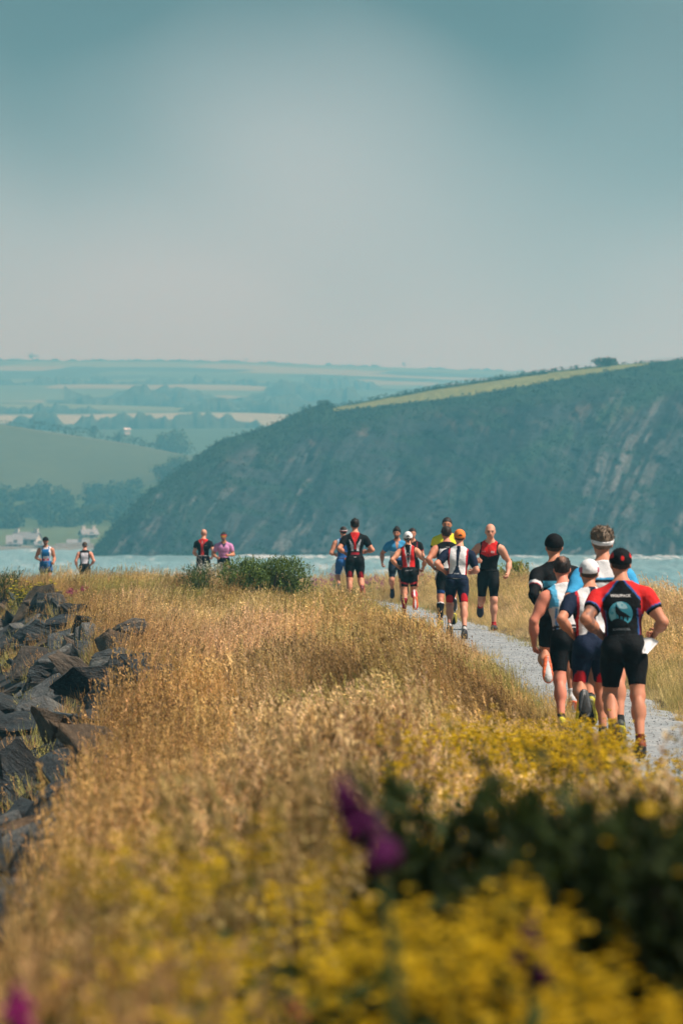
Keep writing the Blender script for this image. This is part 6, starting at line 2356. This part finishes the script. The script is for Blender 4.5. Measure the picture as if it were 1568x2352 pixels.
keep = (fs_ > 0.35) & ((pxf < 880) | (y > 7.9) | (r.random(n_) < 0.8)) & ((np.abs(pxf - 860) > 130) | (y > 6.6)) & ((pxf > 880) | (y > 8.6) | (r.random(n_) < 0.55))
x, y, idx, fs_ = x[keep], y[keep], idx[keep], fs_[keep]
n_ = len(x)
print('FLOWERS', n_)
fl = scatter('yellow_wildflowers', np.stack([x, y, ground_z(x, y)], -1), np.stack([r.normal(0, 0.10, n_), r.normal(0, 0.10, n_), r.uniform(0, 6.28, n_)], -1), fs_,
             np.ones((n_, 3)) * r.uniform(0.85, 1.1, (n_, 1)), idx, FLK)
tag(fl, 'drift of yellow wildflowers blurred in the foreground grass', 'wildflowers', kind='stuff')


# ------------------------------------------------------------------ bushes
def gorse(name, base, rad, label, n_=700, sprig=0.16, c1=(0.025, 0.045, 0.012), c2=(0.075, 0.11, 0.025), flowers=0, fcol=YEL, seed=0, group=None, cat='bush', stiff=0.6, fs=0.02, lw=0.10):
    """a spiky bush: stems, upright sprigs of narrow leaves over a lumpy dome, blossoms"""
    global rng
    rng = np.random.default_rng(seed)
    root = obj(name, None, None, base)
    tag(root, label, cat, group)
    lum = blob_points(n_, (0, 0, rad[2] * 0.45), (rad[0], rad[1], rad[2] * 0.95), seed + 5, 0.45, 10, 0.3)
    lum = lum[(lum[:, 2] > -0.05) & (lum[:, 2] < rad[2] * rng.uniform(0.86, 1.0, len(lum)))]
    R = Ribbons()
    c1, c2 = np.array(c1), np.array(c2)
    for p in lum:
        out = p / np.array(rad) - np.array((0, 0, 0.2))
        d0 = out * (1 - stiff) + np.array((0, 0, stiff)) + rng.normal(size=3) * 0.35
        d0 /= np.linalg.norm(d0)
        L = sprig * rng.uniform(0.6, 1.3)
        cc = c1 + (c2 - c1) * rng.random()
        for q in range(5):
            t = q / 5
            R.leaf(p + d0 * L * t, d0 + rng.normal(size=3) * 0.55, L * 0.55, L * lw * 0.5, cc * rng.uniform(0.75, 1.25))
    obj('foliage', R.mesh('foliage', m_wild), root)
    mb = MB()
    for k in range(9):
        a = rng.uniform(0, 6.28)
        q = rng.uniform(0.3, 0.75)
        mb.tube([(0, 0, -0.05), (math.cos(a) * rad[0] * q * 0.5, math.sin(a) * rad[1] * q * 0.5, rad[2] * 0.45), (math.cos(a) * rad[0] * q, math.sin(a) * rad[1] * q, rad[2] * rng.uniform(0.6, 0.85))],
                [min(rad[2] * 0.03, 0.02), min(rad[2] * 0.02, 0.012), min(rad[2] * 0.008, 0.005)], 5)
    mb.build('stem', m_bark, root)
    if flowers:
        R2 = Ribbons()
        pick = lum[rng.integers(0, len(lum), flowers)]
        for p in pick:
            q = p * (1.03 + 0.1 * rng.random())
            blossom(R2, q + np.array((0, 0, sprig * 0.5)), fs * rng.uniform(0.8, 1.3), np.array(fcol), 5)
        obj('blossom', R2.mesh('blossom', m_wild), root)
    return root


def on_ground(px, d, dz=-0.03):
    x_ = (px - CX) / FPX * d
    return (x_, d, float(ground_z(x_, d)) + dz)


gorse('gorse_bush', on_ground(622, 78), (1.2, 0.7, 0.95), 'large dark green gorse bush on the grassy ridge', 5200, 0.10, (0.055, 0.09, 0.02), (0.17, 0.24, 0.045), seed=1, lw=0.2)
gorse('gorse_bush', on_ground(458, 79), (0.46, 0.5, 0.80), 'smaller spiky gorse bush below the white leaved shrub', 900, 0.13, (0.045, 0.07, 0.018), (0.12, 0.17, 0.04), seed=2)
gorse('gorse_bush', on_ground(372, 74), (0.36, 0.3, 0.22), 'low dark gorse clump in the middle of the dry grass', 320, 0.11, seed=3)
gorse('gorse_bush', on_ground(12, 88), (0.75, 0.6, 0.85), 'dark gorse bush at the far left edge above the rocks', 700, 0.15, seed=4)
gorse('gorse_bush', on_ground(70, 84), (0.66, 0.5, 0.60), 'gorse bush in yellow flower above the rocks', 700, 0.13, (0.06, 0.085, 0.02), (0.15, 0.17, 0.03), 260, (0.62, 0.52, 0.03), 5, fs=0.035)
gorse('leafy_bush', on_ground(1182, 97), (0.55, 0.5, 1.05), 'yellow green leafy bush behind the bald runner', 900, 0.11, (0.13, 0.17, 0.02), (0.34, 0.36, 0.04), seed=6, lw=0.5)
gorse('gorse_bush', on_ground(1166, 74), (0.15, 0.15, 0.28), 'small dark gorse sprig in the grass right of the bald runner', 150, 0.10, seed=7)
gorse('gorse_bush', on_ground(1222, 80), (0.16, 0.15, 0.42), 'dark twiggy gorse beside the striped jersey runner', 170, 0.10, seed=8)
gorse('gorse_bush', on_ground(795, 84), (0.30, 0.3, 0.40), 'small green gorse at the path edge beside the blue suited runner', 320, 0.12, (0.04, 0.07, 0.015), (0.10, 0.14, 0.03), seed=9)
sh = gorse('white_leaved_shrub', on_ground(487, 99), (0.66, 0.5, 0.80), 'straggly shrub with silvery white leaves on the ridge', 480, 0.12, (0.16, 0.19, 0.10), (0.46, 0.47, 0.37), 420, (0.80, 0.79, 0.72), 10, cat='shrub', fs=0.032, lw=0.35)
mb = MB()
r9 = random.Random(4)
for k in range(9):
    a = r9.uniform(-0.7, 0.1)
    mb.tube([(r9.uniform(-0.5, 0.3), 0, 0.3), (a * 0.9, r9.uniform(-0.2, 0.2), 0.9), (a * 1.1 + r9.uniform(-0.15, 0.15), 0, r9.uniform(0.95, 1.3))], [0.004, 0.003, 0.0015], 4)
mb.build('twig', simple_mat('pale_twig', (0.5, 0.47, 0.42)), sh)['kind'] = 'stuff'

# foreground bushes, far out of focus
gorse('gorse_bush', on_ground(1125, 7.4), (0.22, 0.2, 0.94), 'dark blurred gorse bush in the foreground beside the foxglove', 2600, 0.085, (0.010, 0.020, 0.005), (0.040, 0.062, 0.014), 45, YEL, 20, fs=0.016, lw=0.2)
gorse('gorse_bush', on_ground(1400, 6.9), (0.38, 0.3, 0.82), 'largest dark blurred gorse bush at the lower right', 5200, 0.09, (0.010, 0.020, 0.005), (0.040, 0.062, 0.014), 110, YEL, 21, fs=0.016, lw=0.2)
gorse('gorse_bush', on_ground(1620, 6.6), (0.26, 0.3, 0.92), 'dark blurred gorse bush cut by the right edge', 2400, 0.09, (0.010, 0.020, 0.005), (0.040, 0.062, 0.014), 60, YEL, 22, fs=0.016, lw=0.2)
gorse('gorse_bush', on_ground(430, 6.4), (0.16, 0.2, 0.34), 'low dark blurred bush among the flowers at the lower left', 1200, 0.08, (0.008, 0.016, 0.005), (0.028, 0.045, 0.012), 14, YEL, 23, fs=0.016, lw=0.2)

# ------------------------------------------------------------------ foxgloves and other single flowers
PUR = np.array((0.075, 0.004, 0.062))


def foxglove(base, h, bend_, label, seed, bells=9, span=0.16, col=PUR, dark=0.75):
    global rng
    rng = np.random.default_rng(seed)
    root = obj('foxglove', None, None, base)
    tag(root, label, 'foxglove', 'foxgloves in the foreground')
    P = [np.array((0, 0, -0.05)), np.array((bend_ * 0.25, 0, h * 0.45)), np.array((bend_ * 0.64, 0, h * 0.895)), np.array((bend_ * 0.80, 0, h * 0.945)), np.array((bend_, 0, h))]
    MB().tube([tuple(p) for p in P], [0.007, 0.007, 0.007, 0.005, 0.002], 7).build('stem', simple_mat('foxglove_stem', (0.025, 0.045, 0.010)), root, True)
    R = Ribbons()
    for k in range(26):
        t = rng.uniform(0.02, 0.95)
        p = P[0] + (P[2] - P[0]) * t
        R.leaf(p, (rng.normal(), rng.normal(), 0.5), rng.uniform(0.06, 0.12) * (1.1 - t), 0.022 * (1.1 - t), np.array((0.03, 0.052, 0.012)) * rng.uniform(0.8, 1.4))
    obj('leaf_mass', R.mesh('leaf_mass', m_wild), root)
    for k in range(bells):
        t = k / max(bells - 1, 1)
        s = 1 - t * 0.9
        a_, b2 = P[2], P[4]
        p = a_ + (b2 - a_) * (t ** 0.9)
        an = rng.uniform(0, 6.28)
        d = np.array((math.cos(an) * 0.8, math.sin(an) * 0.8, -0.45))
        L = 0.036 * (1.05 - 0.6 * t)
        mb = MB()
        mb.tube([tuple(p), tuple(p + d * L * 0.4), tuple(p + d * L * 0.8 + np.array((0, 0, -0.004))), tuple(p + d * L + np.array((0, 0, -0.006)))], [0.006, 0.010 * (1.1 - 0.6 * t), 0.013 * (1.1 - 0.6 * t), 0.016 * (1.1 - 0.6 * t)], 8)
        cc = col * rng.uniform(0.7, 1.3)
        obj('bell', mesh_of('bell', mb.v, mb.f, m_wild, True, np.tile(cc, (len(mb.v), 1))), root)
    return root


bx_, by_, bz_ = at(1015, 2300, 5.0)
foxglove((bx_, 5.0, float(ground_z(bx_, 5.0))), at(780, 1785, 5.0)[2] - float(ground_z(bx_, 5.0)), -0.132, 'purple foxglove spike leaning over the middle of the foreground', 3, 18)
bx_ = at(1205, 2140, 5.8)[0]
foxglove((bx_, 5.8, float(ground_z(bx_, 5.8))), at(1205, 2105, 5.8)[2] - float(ground_z(bx_, 5.8)), 0.015, 'small violet foxglove bud in front of the dark gorse', 4, 5)
bx_ = at(10, 2310, 5.4)[0]
foxglove((bx_, 5.4, float(ground_z(bx_, 5.4))), at(10, 2265, 5.4)[2] - float(ground_z(bx_, 5.4)), 0.02, 'magenta foxglove at the lower left corner', 5, 10, col=np.array((0.26, 0.012, 0.13)))


def valerian(name, base, h, label, seed, stems=5, group='pink valerian along the ridge', col=(0.36, 0.055, 0.24), hs=0.045, spread=0.14):
    global rng
    rng = np.random.default_rng(seed)
    root = obj(name, None, None, base)
    tag(root, label, 'flower', group)
    Rs, Rf = Ribbons(), Ribbons()
    for k in range(stems):
        a, q = rng.uniform(0, 6.28), spread * rng.random() ** 0.5
        e = Rs.blade((0, 0, -0.03), (math.cos(a) * q, math.sin(a) * q, h * rng.uniform(0.6, 1.0)), (0, 0, 0), 0.005, np.array((0.12, 0.16, 0.06)), 3)
        for m in range(6):
            t = rng.uniform(0.1, 0.8)
            Rs.leaf(np.array((0, 0, 0)) + e * t, rng.normal(size=3) * np.array((1, 1, 0.3)), 0.07, 0.018, np.array((0.13, 0.18, 0.08)) * rng.uniform(0.8, 1.3))
        for m in range(26):
            p = e + rng.normal(size=3) * hs * np.array((0.55, 0.55, 0.6))
            Rf.leaf(p, rng.normal(size=3), hs * 0.45, hs * 0.22, np.array(col) * rng.uniform(0.7, 1.3))
    obj('stem', Rs.mesh('stem', m_wild), root)
    obj('blossom', Rf.mesh('blossom', m_wild), root)
    return root


rv = random.Random(8)
ORD = ('first', 'second', 'third', 'fourth', 'fifth', 'sixth', 'seventh')
VAL = [([(716, 100), (732, 98), (752, 97), (770, 100)], 'pink valerian, %s from the gorse in the row left of the blue suited runner', (0.34, 0.06, 0.25)),
       ([(838, 97), (850, 95), (862, 99), (872, 96), (884, 98), (898, 97)], 'pink valerian, %s from the topknot runner in the row behind him', (0.34, 0.06, 0.25)),
       ([(966, 95), (974, 92), (980, 96), (988, 93), (996, 95), (1004, 92), (1012, 96)], 'deep pink valerian, %s from the woman in the white cap', (0.33, 0.035, 0.22))]
for spots_, lb, col_ in VAL:
    for q_, (px_, d_) in enumerate(spots_):
        valerian('pink_valerian', on_ground(px_, d_), rv.uniform(0.45, 0.72), lb % ORD[q_], 40 + px_, rv.randint(4, 8), col=col_)
for px_, d_, h_, lb in ((156, 79, 0.42, 'crimson valerian above the rocks, tallest of its clump'), (170, 80, 0.40, 'crimson valerian in the middle of the clump above the rocks'), (190, 84, 0.42, 'lone crimson valerian uphill of the rock edge clump'), (140, 77, 0.22, 'low crimson valerian right against the dark rocks')):
    valerian('pink_valerian', on_ground(px_, d_), h_, lb, 90 + px_, 4, 'crimson valerian above the rocks', (0.36, 0.02, 0.14), 0.05, 0.10)
for px_, py2, d_, lb, col_ in ((684, 2255, 6.0, 'blurred crimson flower head low in the middle of the foreground', (0.40, 0.02, 0.06)), (862, 2245, 6.2, 'blurred crimson flower head right of the lower middle', (0.38, 0.02, 0.05))):
    x_, y_, z_ = at(px_, py2, d_)
    g = float(ground_z(x_, d_))
    valerian('crimson_flower', (x_, d_, g), z_ - g, lb, 7 + px_, 2, 'crimson flowers in the foreground', col_, 0.02, 0.015)

# litter of small stones beside the path
R = Ribbons()
r = np.random.default_rng(77)
peb = []
for k in range(9):
    bm = bmesh.new()
    for q in range(9):
        p = r.normal(size=3)
        p /= np.linalg.norm(p)
        bm.verts.new(p * (1, 0.8, 0.55))
    bmesh.ops.convex_hull(bm, input=bm.verts[:])
    bmesh.ops.delete(bm, geom=[v for v in bm.verts if not v.link_faces], context='VERTS')
    me = bpy.data.meshes.new('pebble')
    bm.to_mesh(me)
    bm.free()
    ca = me.color_attributes.new('tint', 'FLOAT_COLOR', 'POINT')
    ca.data.foreach_set('color', np.ones(len(me.vertices) * 4, np.float32))
    me.materials.append(inst_mat('pebble_stone', 0.9, 0.0) if k == 0 else peb[0].materials[0])
    peb.append(me)
PB = proto_collection('pebble_kind', peb)
y = r.uniform(24, 96, 6000)
u = r.uniform(-1, 1, 6000)
x = path_x(y) + u * path_half(y)
z = np.array([0.0] * len(x)) + ground_z(path_x(y), y) * 0.85 + ground_z(x, y) * 0.15 + 0.012 + 0.03 * (1 - u ** 2)
n_ = len(x)
gv = scatter('gravel', np.stack([x, y, z], -1), r.uniform(0, 6.28, (n_, 3)), r.uniform(0.006, 0.013, n_), (np.array((0.32, 0.325, 0.34)) * r.uniform(0.75, 1.25, (n_, 1))), r.integers(0, 9, n_), PB)
tag(gv, 'loose grey gravel strewn over the path', 'gravel', kind='stuff')
